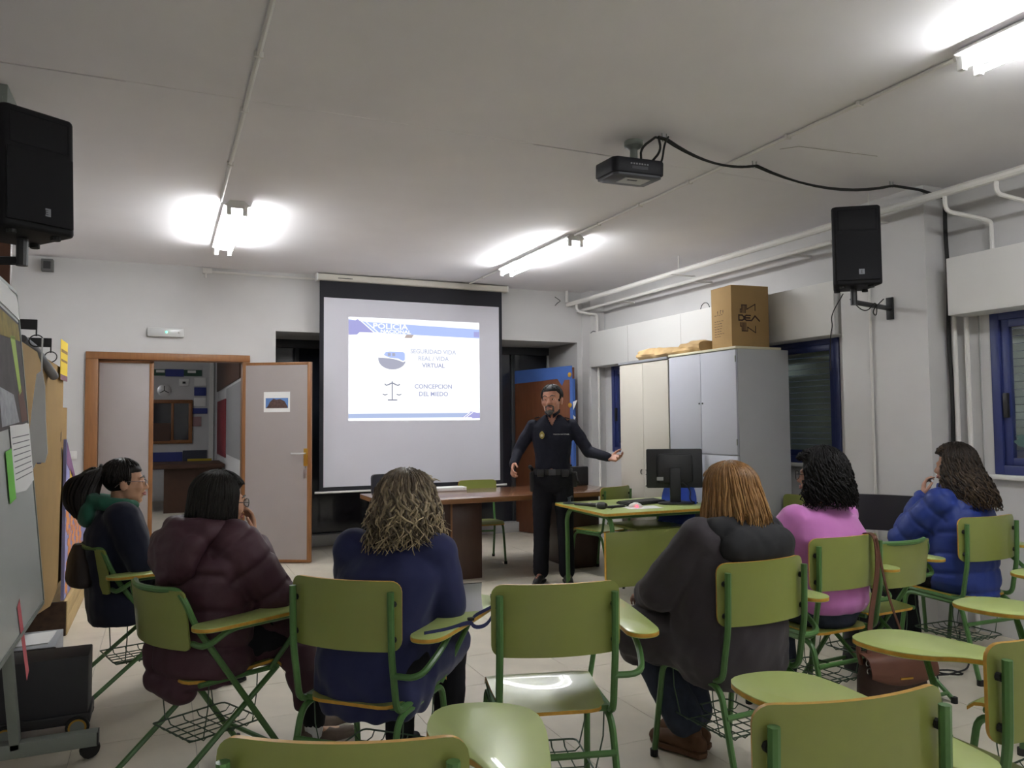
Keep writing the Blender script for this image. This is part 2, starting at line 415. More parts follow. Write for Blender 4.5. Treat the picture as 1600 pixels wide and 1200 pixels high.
pipe([(4.985, 3.43, .6), (4.985, 3.43, 2.105)], .005, 'grey shutter strap hanging beside the right blue window', m=mat('grey_strap', (.3, .3, .29), .8), nm='shutter_strap', cat='strap')
pipe([(4.86, 8.2, 0.0), (4.86, 8.2, 2.08)], .016, 'white vertical pipe under the shutter box in the far corner')
pipe([(4.775, 4.12, 0), (4.775, 4.12, 3.0)], .009, 'slim white conduit running down the white pillar', nm='conduit', cat='conduit')
def conduit(x, y0, y1, lb, clips):
    r = thing('ceiling_conduit', lb, 'conduit')
    MB().tube([(x, y0, H-.013), (x, y1, H-.013)], .011, 8).build('tube', PIPEW, r)
    for y in clips: bx((x-.02, y-.008, H-.027), (x+.02, y+.008, H)).build('clip', PIPEW, r, bevel=.003)
conduit(.36, YN+.05, 5.86, 'white conduit along the ceiling leading to the left lamp', (1.2, 2.4, 3.45, 4.1, 5.0))
conduit(3.22, 2.28, 5.80, 'white conduit along the ceiling linking the two right lamps', (2.8, 3.3, 4.2, 4.8, 5.4))
conduit(3.22, 7.34, YB-.005, 'short white conduit between the middle lamp and the back wall', (7.9,))
r = thing('wall_conduit', 'white conduit along the top of the back wall beside the screen', 'conduit')
MB().tube([(.38, YB-.012, 2.995), (1.49, YB-.012, 2.99)], .012, 8).tube([(.38, YB-.012, 2.995), (.38, YB-.012, 2.93)], .012, 8).build('tube', PIPEW, r)
bx((.35, YB-.03, 2.975), (.44, YB, 3.03)).build('junction_box', PIPEW, r, bevel=.004)
pipe([(4.42, YB-.006, 2.97), (4.50, YB-.015, 2.92), (4.46, YB-.004, 2.90), (4.42, YB-.01, 2.86)], .004, 'loose wire ends sticking out of the back wall near the corner', nm='loose_wire', cat='wire', m=BLACKP)
pipe([(4.90, 8.24, 2.51), (4.80, 8.22, 2.53), (4.775, 8.24, 2.50)], .004, 'short dark wire on the far end of the shutter box', nm='loose_wire', cat='wire', m=BLACKP)

# ------------------------------------------------------------------ fluorescent lamps
TUBEM = mat('lit_tube', (1, 1, 1), .5, emit=LIGHT_COL, estr=TUBE_L)
def lamp(x, y0, y1, lb):
    r = thing('ceiling_lamp', lb, 'lamp', group='fluorescent ceiling lamps')
    MB().prism([(x-.09, H-.035), (x-.05, H), (x+.05, H), (x+.09, H-.035), (x+.05, H-.055), (x-.05, H-.055)], y0, y1, Matrix(((1, 0, 0, 0), (0, 0, 1, 0), (0, 1, 0, 0), (0, 0, 0, 1)))).build('batten', WHITEP, r)
    for s in (-1, 1):
        MB().tube([(x+s*.055, y0+.03, H-.085), (x+s*.055, y1-.03, H-.085)], .013, 10).build('tube', TUBEM, r)
        for y in (y0+.012, y1-.012): bx((x+s*.055-.016, y-.014, H-.105), (x+s*.055+.016, y+.014, H-.04)).build('lamp_holder', WHITEP, r, bevel=.003)
lamp(.47, 5.86, 7.34, 'twin tube ceiling lamp lit above the open door side')
lamp(3.24, 5.82, 7.32, 'twin tube ceiling lamp lit above the right part of the screen')
lamp(3.22, .74, 2.22, 'twin tube ceiling lamp lit at the top right corner')
lamp(.47, -4.4, -2.92, 'twin tube ceiling lamp lit behind the viewer on the left')
lamp(3.22, -4.4, -2.92, 'twin tube ceiling lamp lit behind the viewer on the right')

# ------------------------------------------------------------------ hall beyond the door: fittings on its far walls
k = YH/12.0
def hz(z): return 1.42+(z-1.42)*k
def hpanel(nm, x0, z0, x1, z1, m, lb, cat, th=.02):
    o = bx((x0*k, YH-th, hz(z0)), (x1*k, YH-.001, hz(z1))).build(nm, m, bevel=.003); return tag(o, lb, cat)
NAVY = mat('hall_blue', srgb(50, 62, 130), .7); GRN = mat('hall_green', srgb(52, 84, 70), .7); REDD = mat('hall_dark_red', srgb(120, 38, 48), .7); DWOOD = mat('dark_wood', srgb(70, 44, 30), .5, noise=.1, nscale=8)
hpanel('frieze_strip', -.9, 2.12, .5, 2.21, GRN, 'green paper strip along the top of the far hall wall', 'strip')
o = bx((.02*k, YH-.026, hz(2.11)), (.26*k, YH-.0205, hz(2.215))).build('frieze_paper', NAVY); tag(o, 'blue paper in the middle of the green strip in the hall', 'paper')
for a, lb in ((-.10, 'left white card on the green strip in the hall'), (.31, 'right white card on the green strip in the hall')): tag(bx((a*k, YH-.026, hz(2.165)), ((a+.11)*k, YH-.0205, hz(2.2))).build('frieze_card', PAPER), lb, 'card')
hw = thing('window_4', None, None); hw['kind'] = 'structure'
for a, b in (((-.5, 1.73), (.38, 1.78)), ((-.5, 1.16), (.38, 1.21)), ((.33, 1.21), (.38, 1.73)), ((-.5, 1.21), (-.46, 1.73)), ((.1, 1.21), (.135, 1.73))): bx((a[0]*k, YH-.05, hz(a[1])), (b[0]*k, YH, hz(b[1]))).build('frame_bar', WOODT, hw, bevel=.005)
for a, b in ((-.46, .1), (.135, .33)): bx((a*k, YH-.02, hz(1.21)), (b*k, YH-.012, hz(1.73))).build('pane', NIGHTG, hw, smooth=0)
o = bx((-.14*k, YH-.06, hz(1.20)), (.09*k, YH-.055, hz(1.45))).build('paper_screen', DWOOD, hw)
hd = thing('hall_disc', 'round silver disc on the far hall wall', 'disc')
MB().lathe([(0.12, 0), (.12, .012), (.1, .016)], 20, planeM((.01*k, YH-.001, hz(1.91)), (1, 0, 0), (0, 0, 1)) @ Matrix.Scale(1, 4)).build('rim', STEEL, hd)
for i in range(3):
    a = i*2.1; MB().box((-.008, 0, .016), (.008, .09, .02), planeM((.01*k, YH-.001, hz(1.91)), (math.cos(a), 0, math.sin(a)), (-math.sin(a), 0, math.cos(a)))).build('spoke', BLACKP, hd)
hpanel('wall_sign', .2, 1.98, .33, 2.08, PAPER, 'small white sign with a dark mark on the far hall wall', 'sign')
tag(bx((.245*k, YH-.025, hz(2.01)), (.285*k, YH-.02, hz(2.04))).build('sign_mark', BLACKP, bpy.data.objects['wall_sign']))
for i, (z0, z1, m, lb) in enumerate(((1.98, 2.1, PAPER, 'white notice sheet at the top of three on the hall wall'), (1.84, 1.96, NAVY, 'blue notice sheet between two white ones in the hall'), (1.69, 1.81, PAPER, 'white notice sheet lowest of three on the hall wall'))): hpanel('notice_sheet', .4, z0, .56, z1, m, lb, 'notice')
hpanel('blue_strip', .36, 1.58, .58, 1.66, NAVY, 'blue strip beside the brown hall window', 'strip')
hpanel('hall_drawing', .37, 1.40, .50, 1.54, mat('pale_pink_paper', srgb(150, 120, 122), .8), 'pinkish drawing beside the brown hall window', 'drawing')
hpanel('blue_dado', -2.0, .80, .255, 1.04, NAVY, 'dark blue band low on the far hall wall', 'panel')
hpanel('dark_dado', .26, .86, .58, 1.06, mat('hall_slate', srgb(48, 52, 66), .7), 'slate panel above the hall table', 'panel', .03)
o = bx((.60*k, YH-.05, 0), (.66*k, YH-.001, 3.0)).build('hall_post', WHITEP); tag(o, 'white post in the corner of the hall', 'post')
o = bx((.3*k, 14.9, .78), (.6*k, 14.94, hz(.97))).build('yellow_board', mat('ochre', srgb(170, 150, 40), .7)); tag(o, 'yellow board standing on the dark hall table', 'board')
ht = thing('hall_table', 'dark brown table standing in the hall behind the door', 'table')
bx((-1.4, 13.6, .72), (.93, 15.0, .78)).build('top', DWOOD, ht, bevel=.006)
bx((.02, 13.75, 0), (.9, 13.8, .72)).build('front_panel', DWOOD, ht); bx((-1.3, 13.75, 0), (-.9, 13.8, .72)).build('front_panel', DWOOD, ht)
for (y0, y1, z0, z1, m, nm, lb, cat) in ((11.0, 15.8, 2.05, 2.9, DWOOD, 'dark_panelling', 'dark brown panel high on the right hall wall', 'panel'), (13.6, 15.6, .88, 1.85, REDD, 'red_panel', 'dark red panel on the right hall wall', 'panel'), (10.2, 13.3, .95, 2.0, mat('display_grey', srgb(140, 140, 142), .7), 'display_board', 'pale display board on the right hall wall near the door', 'board')):
    o = bx((.925, y0, z0), (.949, y1, z1)).build(nm, m, bevel=.003); tag(o, lb, cat)
# tube lamp added out of sight above the lintel to brighten the hall
hl = thing('hall_fill_lamp', 'unseen single tube lamp added on the hall ceiling to brighten the hall', 'lamp')
bx((-1.9, 11.0, H-.05), (-1.78, 12.5, H)).build('batten', WHITEP, hl)
MB().tube([(-1.84, 11.03, H-.07), (-1.84, 12.47, H-.07)], .013, 8).build('tube', mat('fill_tube', (1, 1, 1), .5, emit=LIGHT_COL, estr=TUBE_L*2.2), hl)
# ================================================================== PROJECTION SCREEN
YS = 8.37
scr = thing('projection_screen', 'large pull-down projection screen lit by a slide', 'screen')
SCRF = mat('screen_fabric', (.66, .655, .72), .8, spec=.2)
BORD = mat('screen_black_border', (.014, .014, .02), .8)
MB().prism(rrect(-.05, -.035, .05, .035, .012, 3), 1.48, 3.71, Matrix(((0, 0, 1, 0), (1, 0, 0, YS+.0), (0, 1, 0, 2.995), (0, 0, 0, 1)))).build('housing', mat('screen_housing', srgb(205, 200, 190), .5), scr)
for x in (1.475, 3.7): bx((x, YS-.055, 2.955), (x+.015, YS+.055, 3.035)).build('end_cap', WHITEP, scr, bevel=.004)
bx((1.7, YS-.0515, 2.985), (1.86, YS-.0495, 2.992)).build('housing_slot', BLACKP, scr)
bx((1.515, YS-.002, .70), (3.645, YS, 2.97)).build('black_border', BORD, scr, smooth=0)
bx((1.56, YS-.0035, .745), (3.605, YS-.002, 2.78)).build('white_fabric', SCRF, scr, smooth=0)
MB().tube([(1.47, YS, .69), (3.69, YS, .69)], .012, 8).build('weight_bar', WHITEP, scr)
# the projected slide (light thrown by the projector onto the screen)
def emat(nm, c, s=1.0): return mat(nm, (.02, .02, .02), .9, spec=0, emit=c, estr=s*2**-vs.exposure)
SW = emat('slide_white', (.96, .985, 1.0), 1.25)
sl = bx((1.825, YS-.0042, 1.448), (3.355, YS-.0037, 2.583)).build('projected_slide', SW, scr, smooth=0)
X0, X1, Z0s, Z1s = 1.825, 3.355, 1.448, 2.583
def sp(u, v): return (X0+(X1-X0)*u, Z0s+(Z1s-Z0s)*v)     # slide coords 0..1, v up
MS = Matrix(((1, 0, 0, 0), (0, 0, -1, YS-.0042), (0, 1, 0, 0), (0, 0, 0, 1)))    # local z -> towards the room
def spoly(nm, pts, m, lay=1):
    o = MB().prism([sp(*p) for p in pts], .0003*lay, .0003*lay+.0002, MS).build(nm, m, sl, smooth=0); return o
def simg(u, v): return ((u-90)/1300, 1-(v-90)/1030)        # from the 1516x1200 enlargement of the slide
SB = emat('slide_band_blue', srgb(184, 203, 255)); SL2 = emat('slide_lilac', srgb(172, 172, 226)); SB3 = emat('slide_foot_blue', srgb(180, 196, 232)); SGR = emat('slide_grey', srgb(176, 178, 196)); SGD = emat('slide_grey_dark', srgb(140, 142, 160))
STX = emat('slide_text_lilac', srgb(168, 172, 206)); STX2 = emat('slide_text_faint', srgb(196, 202, 226)); SRD = emat('slide_flag', srgb(190, 176, 172))
spoly('header_band', [(.0, .975), (.0, .87), (.12, .87), (.25, .855), (.5, .848), (1, .838), (1, .93), (.13, .957), (.1, .96)], SB)
spoly('header_wedge', [(0, .965), (.05, .968), (.065, .98), (.19, .855), (.08, .855), (.06, .83), (0, .825)], SL2, 2)
for d in (0, .03): spoly('header_stripe', [(.072+d, .978), (.082+d, .978), (.195+d, .853), (.183+d, .853)], SW, 3)
spoly('header_corner', [(.955, .905), (1, .905), (1, .85), (.955, .85)], SL2, 2)
M2 = MS @ Matrix.Translation((0, 0, .0012))
def stext(txt, u, v, size, m, **k):
    x, z = sp(u, v); text_obj('slide_text', txt, size, m, M2 @ Matrix.Translation((x, z, 0)), sl, depth=.00015, bold=.0016, **k)
stext('POLICIA', .305, .897, .082, SW, sx=1.32, space=1.0)
stext('NACIONAL', .345, .857, .052, SW, sx=1.3)
spoly('flag_mark', [(.41, .815), (.425, .848), (.48, .848), (.465, .815)], SRD, 3)
stext('SEGURIDAD VIDA', .632, .665, .068, STX2)
stext('REAL / VIDA', .632, .597, .068, STX2)
stext('VIRTUAL', .632, .528, .068, STX)
stext('CONCEPCION', .632, .318, .068, STX)
stext('DEL MIEDO', .632, .243, .068, STX)
# round picture with a vehicle
cx, cy = .318, .60
spoly('round_picture_lower', [(.215, .615)]+[(cx+.103*math.cos(a), .6+.1*math.sin(a)) for a in [PI+.15+i*(PI-.3)/12 for i in range(13)]]+[(.40, .575), (.35, .598), (.29, .61)], SGR, 1)
spoly('round_picture_upper', [(.255, .64), (.27, .67), (.30, .675), (.40, .675), (.413, .66), (.413, .60), (.40, .585), (.36, .61), (.30, .615)], SB, 2)
for u in (.285, .318): spoly('picture_window', [(u, .632), (u, .662), (u+.022, .662), (u+.022, .632)], SGR, 3)
# scales
def sline(pts, r):
    o = MB()
    P = [Vector((*sp(*p), .0006)) for p in pts]
    for a, b in zip(P[:-1], P[1:]):
        d = (b-a).normalized(); n = Vector((-d.y, d.x, 0))*r
        o.add([MS @ (a-n), MS @ (b-n), MS @ (b+n), MS @ (a+n)], [(0, 1, 2, 3)])
    o.build('scales_drawing', SGD, sl, smooth=0)
sline([(.318, .385), (.318, .2)], .006); sline([(.285, .202), (.355, .202)], .007)
sline([(.263, .36), (.27, .345), (.288, .35), (.318, .37), (.348, .35), (.366, .345), (.373, .36)], .007)
for u in (.265, .368): sline([(u-.018, .258), (u, .25), (u+.018, .258)], .006)
spoly('footer_band', [(0, .068), (1, .075), (1, .03), (.85, .028), (0, .026)], SB3)
spoly('footer_wedge', [(.85, .03), (.92, .085), (.935, .085), (1, .07), (1, .02), (.94, .018), (.93, .03)], SL2, 2)
for d in (0, .022): spoly('footer_stripe', [(.865+d, .03), (.872+d, .03), (.925+d, .078), (.915+d, .078)], SW, 3)

# ================================================================== PROJECTOR + CABLE
pj = thing('projector', 'black ceiling projector hanging from a grey bracket', 'projector')
PM = Matrix.Translation((2.42, 3.70, 2.845)) @ Matrix.Rotation(math.radians(-4), 4, 'Z') @ Matrix.Rotation(math.radians(4), 4, 'X')
out = [(-.165, -.09), (-.14, -.115), (.14, -.115), (.165, -.09), (.165, .115), (.12, .13), (-.12, .13), (-.165, .115)]
PBLK = mat('projector_black', (.012, .012, .017), .55, spec=.3)
MB().prism(out, -.035, .05, PM).build('body', PBLK, pj, bevel=.01)
MB().prism([(x*.93, y*.93) for x, y in out], -.05, -.03, PM).build('lower_shell', mat('projector_grey', (.06, .06, .075), .5), pj, bevel=.006)
MB().box((-.06, -.06, -.053), (.10, .06, -.049), PM).build('underside_label', mat('pale_label', (.45, .45, .45), .6), pj)
MB().box((-.03, -.03, -.055), (.03, -.015, -.052), PM).build('underside_slot', BLACKP, pj)
MB().lathe([(.035, 0), (.035, .03), (.028, .035)], 16, PM @ Matrix.Translation((.09, .13, 0)) @ Matrix.Rotation(-PI/2, 4, 'X')).build('lens', mat('lens_glass', (.03, .03, .05), .05), pj)
for i in range(7): MB().box((-.06+i*.017, -.1165, .012), (-.05+i*.017, -.114, .02), PM).build('button', mat('grey_button', (.25, .25, .27), .5), pj)
MB().box((-.05, -.1165, -.012), (.05, -.1145, .004), PM).build('connector_panel', mat('port_grey', (.06, .06, .07), .6), pj)
for sx in (-1, 1):
    for sy in (-1, 1): MB().tube([PM @ Vector((sx*.07, sy*.06, .045)), Vector((2.45, 3.73, 2.925))], .006, 6).build('bracket_arm', GREYM, pj)
MB().lathe([(.03, 2.9), (.022, 2.93), (.022, 2.99), (.04, 3.0), (.055, 3.01), (.055, H-.001)], 14, Matrix.Translation((2.47, 3.735, 0))).build('ceiling_mount', GREYM, pj)
cb = thing('projector_cable', 'black cable bundle looped across the ceiling from the projector to the window wall', 'cable')
def sag(a, b, s, n=10): return [Vector(a).lerp(Vector(b), t/n)-Vector((0, 0, s*4*(t/n)*(1-t/n))) for t in range(n+1)]
h1, h2, h3 = (2.56, 3.56, H-.035), (3.36, 3.73, H-.03), (4.52, 3.69, H-.03)
for k_, (off, s) in enumerate(((0, 1), (.012, 1.12))):
    P = [Vector((2.47+.05*k_, 3.66, 2.90)), Vector((2.44+.12*k_, 3.62, 2.96)), Vector((2.5, 3.56, 3.01))]
    P = smooth_path(P, 2)+sag(h1, h2, .055*s)+sag(h2, h3, .075*s)[1:]+[Vector((4.72, 3.64, H-.05)), Vector((4.93, 3.615, H-.09))]
    MB().tube([p+Vector((off, -off, 0)) for p in P], .0075, 6).build('cable', BLACKR, cb)
MB().tube(smooth_path([(2.58, 3.55, 3.02), (2.53, 3.52, 2.96), (2.56, 3.58, 2.90), (2.56, 3.62, 2.86), (2.52, 3.62, 2.87)], 3), .006, 6).build('loop', BLACKR, cb)
for p in (h1, h2, h3): MB().tube([(p[0]-.015, p[1], H), (p[0]-.012, p[1], p[2]-.012), (p[0]+.012, p[1], p[2]-.012), (p[0]+.015, p[1], H)], .003, 5).build('ceiling_hook', GREYM, cb)
P = [(4.94, 3.61, H-.09)]+[(4.94+.004*math.sin(i), 3.61+.006*math.sin(i*1.7), 2.9-i*.2) for i in range(14)]
MB().tube(smooth_path(P, 2), .013, 6).build('wall_drop', BLACKR, cb)

# ================================================================== LOUDSPEAKERS
SPK = mat('speaker_cabinet', (.010, .010, .012), .6, spec=.2, bump=.3, bscale=400, bdist=.0005); GRL = mat('speaker_grille', (.006, .006, .008), .6, spec=.2, bump=.6, bscale=700, bdist=.001)
def speaker(loc, rz, tilt, lb, wall_pt, sc=1):
    r = thing('loudspeaker', lb, 'loudspeaker', group='wall loudspeakers')
    M = Matrix.Translation(loc) @ Matrix.Rotation(rz, 4, 'Z') @ Matrix.Rotation(tilt, 4, 'X') @ Matrix.Scale(sc, 4)   # faces local -y
    o = [(-.155, -.13), (-.135, -.155), (.135, -.155), (.155, -.13), (.10, .15), (-.10, .15)]
    MB().prism(o, -.265, .265, M).build('cabinet', SPK, r, bevel=.014, seg=3)
    MB().sheet(lambda u, v: (M @ Vector((-.135+.27*u, -.161-.008*math.sin(PI*u), -.235+.31*v)), (M.to_3x3() @ Vector((0, -1, 0))).normalized()), 8, 6, .006).build('grille', GRL, r)
    hn = MB()
    oo = [(-.12, .10), (.12, .10), (.12, .235), (-.12, .235)]; ii = [(-.045, .135), (.045, .135), (.045, .2), (-.045, .2)]
    vs = [M @ Vector((x, -.158, z)) for x, z in oo]+[M @ Vector((x, -.10, z)) for x, z in ii]
    hn.add(vs, [(0, 1, 5, 4), (1, 2, 6, 5), (2, 3, 7, 6), (3, 0, 4, 7), (4, 5, 6, 7)]).build('horn', GRL, r, smooth=0)
    MB().box((.0, -.172, -.20), (.035, -.168, -.165), M).build('badge', mat('dull_badge', (.22, .23, .25), .5), r)
    text_obj('badge_letter', 'E', .03, BLACKP, M @ Matrix.Translation((.0175, -.1722, -.193)) @ Matrix.Rotation(PI/2, 4, 'X'), r)
    for sx in (-.09, .09):
        for sy in (-.1, .08): MB().lathe([(.02, -.28), (.02, -.265)], 10, M @ Matrix.Translation((sx, sy, 0))).build('rubber_foot', BLACKR, r)
    b0 = M @ Vector((0, 0, -.27)); b1 = b0+Vector((0, 0, -.09)); wp = Vector((wall_pt[0], wall_pt[1], b1.z))
    MB().tube([b0, b1-Vector((0, 0, .02))], .022, 10).build('bracket_pole', BLACKP, r)
    d = (wp-b1).normalized(); MB().tube([b1, wp-d*.012], .018, 8).build('bracket_arm', BLACKP, r)
    MB().cbox((0, 0, 0), (.05, .02, .16), planeM(wp-d*.012, d.cross(Vector((0, 0, 1))), d) ).build('bracket_plate', BLACKP, r, bevel=.003)
    return r, M, b1, wp
spR = speaker((4.28, 3.82, 2.575), math.radians(-36), math.radians(0), 'black loudspeaker on a bracket fixed to the white pillar', (4.79, 3.95))
a, b = spR[2], spR[3]
tag(MB().tube(smooth_path([a+Vector((.02, .05, .03)), a.lerp(b, .3)+Vector((0, 0, -.07)), a.lerp(b, .5)+Vector((0, -.03, .04)), a.lerp(b, .6)+Vector((0, 0, -.08)), a.lerp(b, .35)+Vector((0, -.03, -.05)), a.lerp(b, .8)+Vector((0, 0, .06))], 3), .004, 5).build('speaker_cable', BLACKR, spR[0]))
tag(MB().tube(smooth_path([(4.40, 4.02, 2.31), (4.70, 4.42, 2.22), (4.772, 4.47, 2.15), (4.775, 4.50, 2.08), (4.79, 4.52, 1.80)], 3), .004, 5).build('hanging_wire', BLACKR), 'thin black wire hanging down in front of the shutter box from the right loudspeaker', 'wire')
spL = speaker((-.54, 3.68, 2.435), math.radians(33), math.radians(-3), 'black loudspeaker on a bracket at the left edge', (-1.35, 3.9), .93)
o = thing('ceiling_box', 'grey box fixed to the ceiling above the left loudspeaker', 'box')
bx((-.92, 4.25, 2.78), (-.69, 4.5, H-.001)).build('casing', GREYM, o, bevel=.004); bx((-.9, 4.245, 2.8), (-.71, 4.25, 2.98)).build('cover', GREYM, o, bevel=.002)

# emergency light, grey box, light switch
el = thing('emergency_light', 'white emergency light with green pilot lamp above the door', 'emergency light')
MB().prism(rrect(-.155, 2.305, .18, 2.395, .012), 0, .045, Matrix(((1, 0, 0, 0), (0, 0, -1, YB-.001), (0, 1, 0, 0), (0, 0, 0, 1)))).build('casing', mat('emergency_case', (.55, .55, .54), .4), el, bevel=.006)
bx((-.13, YB-.049, 2.32), (.15, YB-.045, 2.38)).build('diffuser', mat('emergency_diffuser', (.6, .6, .6), .25), el, bevel=.001)
MB().lathe([(.009, 0), (.007, .006), (.0, .008)], 10, planeM((.02, YB-.049, 2.352), (1, 0, 0), (0, 0, 1)), cap=False).build('pilot_lamp', mat('green_pilot', (.1, .8, .4), .4, emit=(.05, 1, .4), estr=2.5), el)
MB().lathe([(.011, 0), (.009, .006), (.0, .008)], 10, planeM((.135, YB-.049, 2.352), (1, 0, 0), (0, 0, 1)), cap=False).build('test_button', WHITEP, el)
o = thing('alarm_box', 'small dark grey box high on the back wall left of the door', 'box')
bx((-1.07, YB-.08, 2.89), (-.97, YB-.001, 3.005)).build('casing', mat('dark_grey_box', (.12, .12, .115), .6), o, bevel=.005); bx((-1.05, YB-.084, 2.91), (-.99, YB-.08, 2.98)).build('grille', BLACKP, o)
o = thing('light_switch', 'white double light switch on the back wall left of the door frame', 'switch')
bx((-.87, YB-.012, 1.10), (-.75, YB-.001, 1.18)).build('plate', WHITEP, o, bevel=.003)
for x in (-.855, -.805): bx((x, YB-.018, 1.112), (x+.04, YB-.012, 1.168)).build('rocker', WHITEP, o, bevel=.002)
# wooden door standing open in the recess
wd = thing('wooden_door', 'orange brown wooden door standing open behind the policeman, trimmed with blue paper', 'door')
DM = planeM((4.22, 9.24, 0), Vector((.31, -.95, 0)), (0, 0, 1))
BLUEP = mat('blue_paper', srgb(70, 106, 178), .75, noise=.06, nscale=6); ORW = mat('orange_veneer', srgb(116, 70, 46), .5, noise=.12, nscale=6, stretch=(5, 5, .5))
MB().box((0, .01, -.02), (1.03, 2.08, .02), DM).build('panel', ORW, wd, bevel=.003)
MB().prism([(0, 1.92), (.45, 1.935), (.78, 1.95), (.86, 1.86), (.90, 1.93), (1.032, 1.93), (1.032, 2.10), (0, 2.09)], .0212, .0232, DM).build('blue_paper_band', BLUEP, wd, smooth=0)
MB().box((.99, .6, -.022), (1.038, 1.94, .024), DM).build('blue_paper_edge', BLUEP, wd, smooth=0)
for z in (1.99, 1.62): MB().lathe([(.025, 0), (.03, .012), (.0, .02)], 10, DM @ Matrix.Translation((1.0, z, .025)), cap=False).build('yellow_rosette', PLYED, wd)
MB().prism([(1.038, 1.66), (1.11, 1.68), (1.07, 1.60), (1.04, 1.56)], .02, .022, DM).build('torn_paper', PAPER, wd, smooth=0)
MB().prism([(1.038, 1.50), (1.08, 1.47), (1.05, 1.43)], .02, .022, DM).build('torn_paper', PAPER, wd, smooth=0)
# ================================================================== CABINETS
gc = thing('grey_cabinet', 'tall grey storage cabinet with four doors and a pale top', 'cabinet')
GCAB = mat('grey_cabinet_laminate', srgb(182, 184, 194), .5); GCS = mat('grey_cabinet_side', srgb(172, 173, 175), .5)
CX0, CX1, CY0, CY1 = 4.215, 4.77, 4.95, 5.86
bx((CX0+.02, CY0, .0), (CX1, CY1, 2.0)).build('body', GCS, gc, bevel=.002)
bx((CX0-.005, CY0-.006, 2.0), (CX1-.08, CY1, 2.02)).build('top_board', mat('cream_board', srgb(208, 202, 176), .5), gc, bevel=.002)
ym = (CY0+CY1)/2
for (a, b) in ((CY0+.003, ym-.002), (ym+.002, CY1-.003)):
    for (z0, z1) in ((.06, 1.13), (1.137, 1.992)):
        d = bx((CX0, a, z0), (CX0+.018, b, z1)).build('door', GCAB, gc, bevel=.0015)
        ye = b-.012 if b < ym else a+.012
        MB().lathe([(.008, 0), (.008, .004)], 10, planeM((CX0, (b-.02) if b < ym else (a+.02), (z0+z1)/2-.0), (0, 1, 0), (0, 0, 1)) @ Matrix.Rotation(PI, 4, 'X')).build('lock', BLACKP, d)
        if b < ym:
            for zz in (z0+.08, z1-.1): MB().tube([(CX0-.002, CY0+.003, zz), (CX0-.002, CY0+.003, zz+.05)], .006, 6).build('hinge', GREYM, d)
bc = thing('cream_cabinet', 'tall cream cabinet with two doors beside the grey one', 'cabinet')
BCAB = mat('cream_cabinet_laminate', srgb(186, 181, 170), .5)
BY0, BY1 = 5.875, 6.70
bx((CX0+.02, BY0, 0), (CX1, BY1, 1.985)).build('body', BCAB, bc, bevel=.002)
bx((CX0-.01, BY0+.0, 1.985), (CX1, BY1+.01, 2.01)).build('top_board', mat('grey_top_board', srgb(130, 130, 134), .5), bc, bevel=.002)
ym = (BY0+BY1)/2
for (a, b, s) in ((BY0+.003, ym-.002, 1), (ym+.002, BY1-.003, -1)):
    d = bx((CX0, a, .06), (CX0+.018, b, 1.98)).build('door', BCAB, bc, bevel=.0015)
    yh = (b-.03) if s > 0 else (a+.03)
    MB().tube([(CX0-.004, yh+s*.012*(1 if s > 0 else 1)*0+.022*math.cos(q)*s, .93+.022*math.sin(q)) for q in [PI*.5+i*PI/8 for i in range(9)]], .004, 6).build('ring_handle', BLACKP, d)
    if s > 0: MB().lathe([(.007, 0), (.007, .004)], 8, planeM((CX0, yh, .80), (0, 1, 0), (0, 0, 1)) @ Matrix.Rotation(PI, 4, 'X')).build('lock', BLACKP, d)
# cardboard box on the cabinet
cbx = thing('cardboard_box', 'tall cardboard carton with printed DEA logo on top of the grey cabinet', 'box')
BM = Matrix.Translation((4.325, 5.12, 2.021)) @ Matrix.Rotation(math.radians(-6), 4, 'Z')
BW, BD, BH = .37, .30, .53
MB().box((0, 0, 0), (BW, BD, BH), BM).build('carton', CARD, cbx, bevel=.003)
MB().box((.0, 0, BH), (BW, BD*.5, BH+.004), BM).build('flap', CARD, cbx); MB().box((0, BD*.5+.003, BH), (BW, BD, BH+.006), BM).build('flap', CARD, cbx)
INK = mat('print_ink', srgb(52, 32, 30), .8)
FM = BM @ Matrix(((1, 0, 0, 0), (0, 0, -1, -.0005), (0, 1, 0, 0), (0, 0, 0, 1)))
def strokes(nm, segs, wd_, M, par, m=INK):
    o = MB()
    for pts in segs:
        for a, b in zip(pts[:-1], pts[1:]):
            a = Vector((*a, 0)); b = Vector((*b, 0)); d = (b-a).normalized(); n = Vector((-d.y, d.x, 0))*wd_/2; a2 = a-d*wd_/2; b2 = b+d*wd_/2
            o.add([M @ (a2-n), M @ (b2-n), M @ (b2+n), M @ (a2+n)], [(0, 1, 2, 3)])
    return o.build(nm, m, par, smooth=0)
def uv(x, y): return ((x-395)/640*BW, (1050-y)/880*BH)
S = lambda *p: [uv(*q) for q in p]
strokes('logo_top', [S((545, 545), (545, 500), (570, 500), (570, 440), (655, 440), (655, 500), (800, 425), (800, 510)), S((565, 545), (570, 500)), S((590, 545), (590, 450)), S((612, 545), (612, 450)), S((634, 545), (634, 450))], .008, FM, cbx)
strokes('logo_bottom', [S((545, 690), (545, 740), (570, 740), (570, 805), (665, 805), (665, 750), (800, 825), (800, 735)), S((568, 690), (568, 740)), S((590, 690), (590, 800)), S((612, 690), (612, 800)), S((634, 690), (634, 800))], .008, FM, cbx)
strokes('logo_letters', [S((520, 585), (520, 655)), S((520, 585), (575, 585), (605, 605), (605, 640), (575, 655), (520, 655)), S((715, 585), (645, 585), (625, 600), (625, 640), (645, 655), (715, 655)), S((630, 620), (705, 620)), S((735, 655), (795, 590), (870, 658)), ], .012, FM, cbx)
LMx = BM @ planeM((-.0005, BD, 0), (0, -1, 0), (0, 0, 1))
random.seed(2)
lines = []
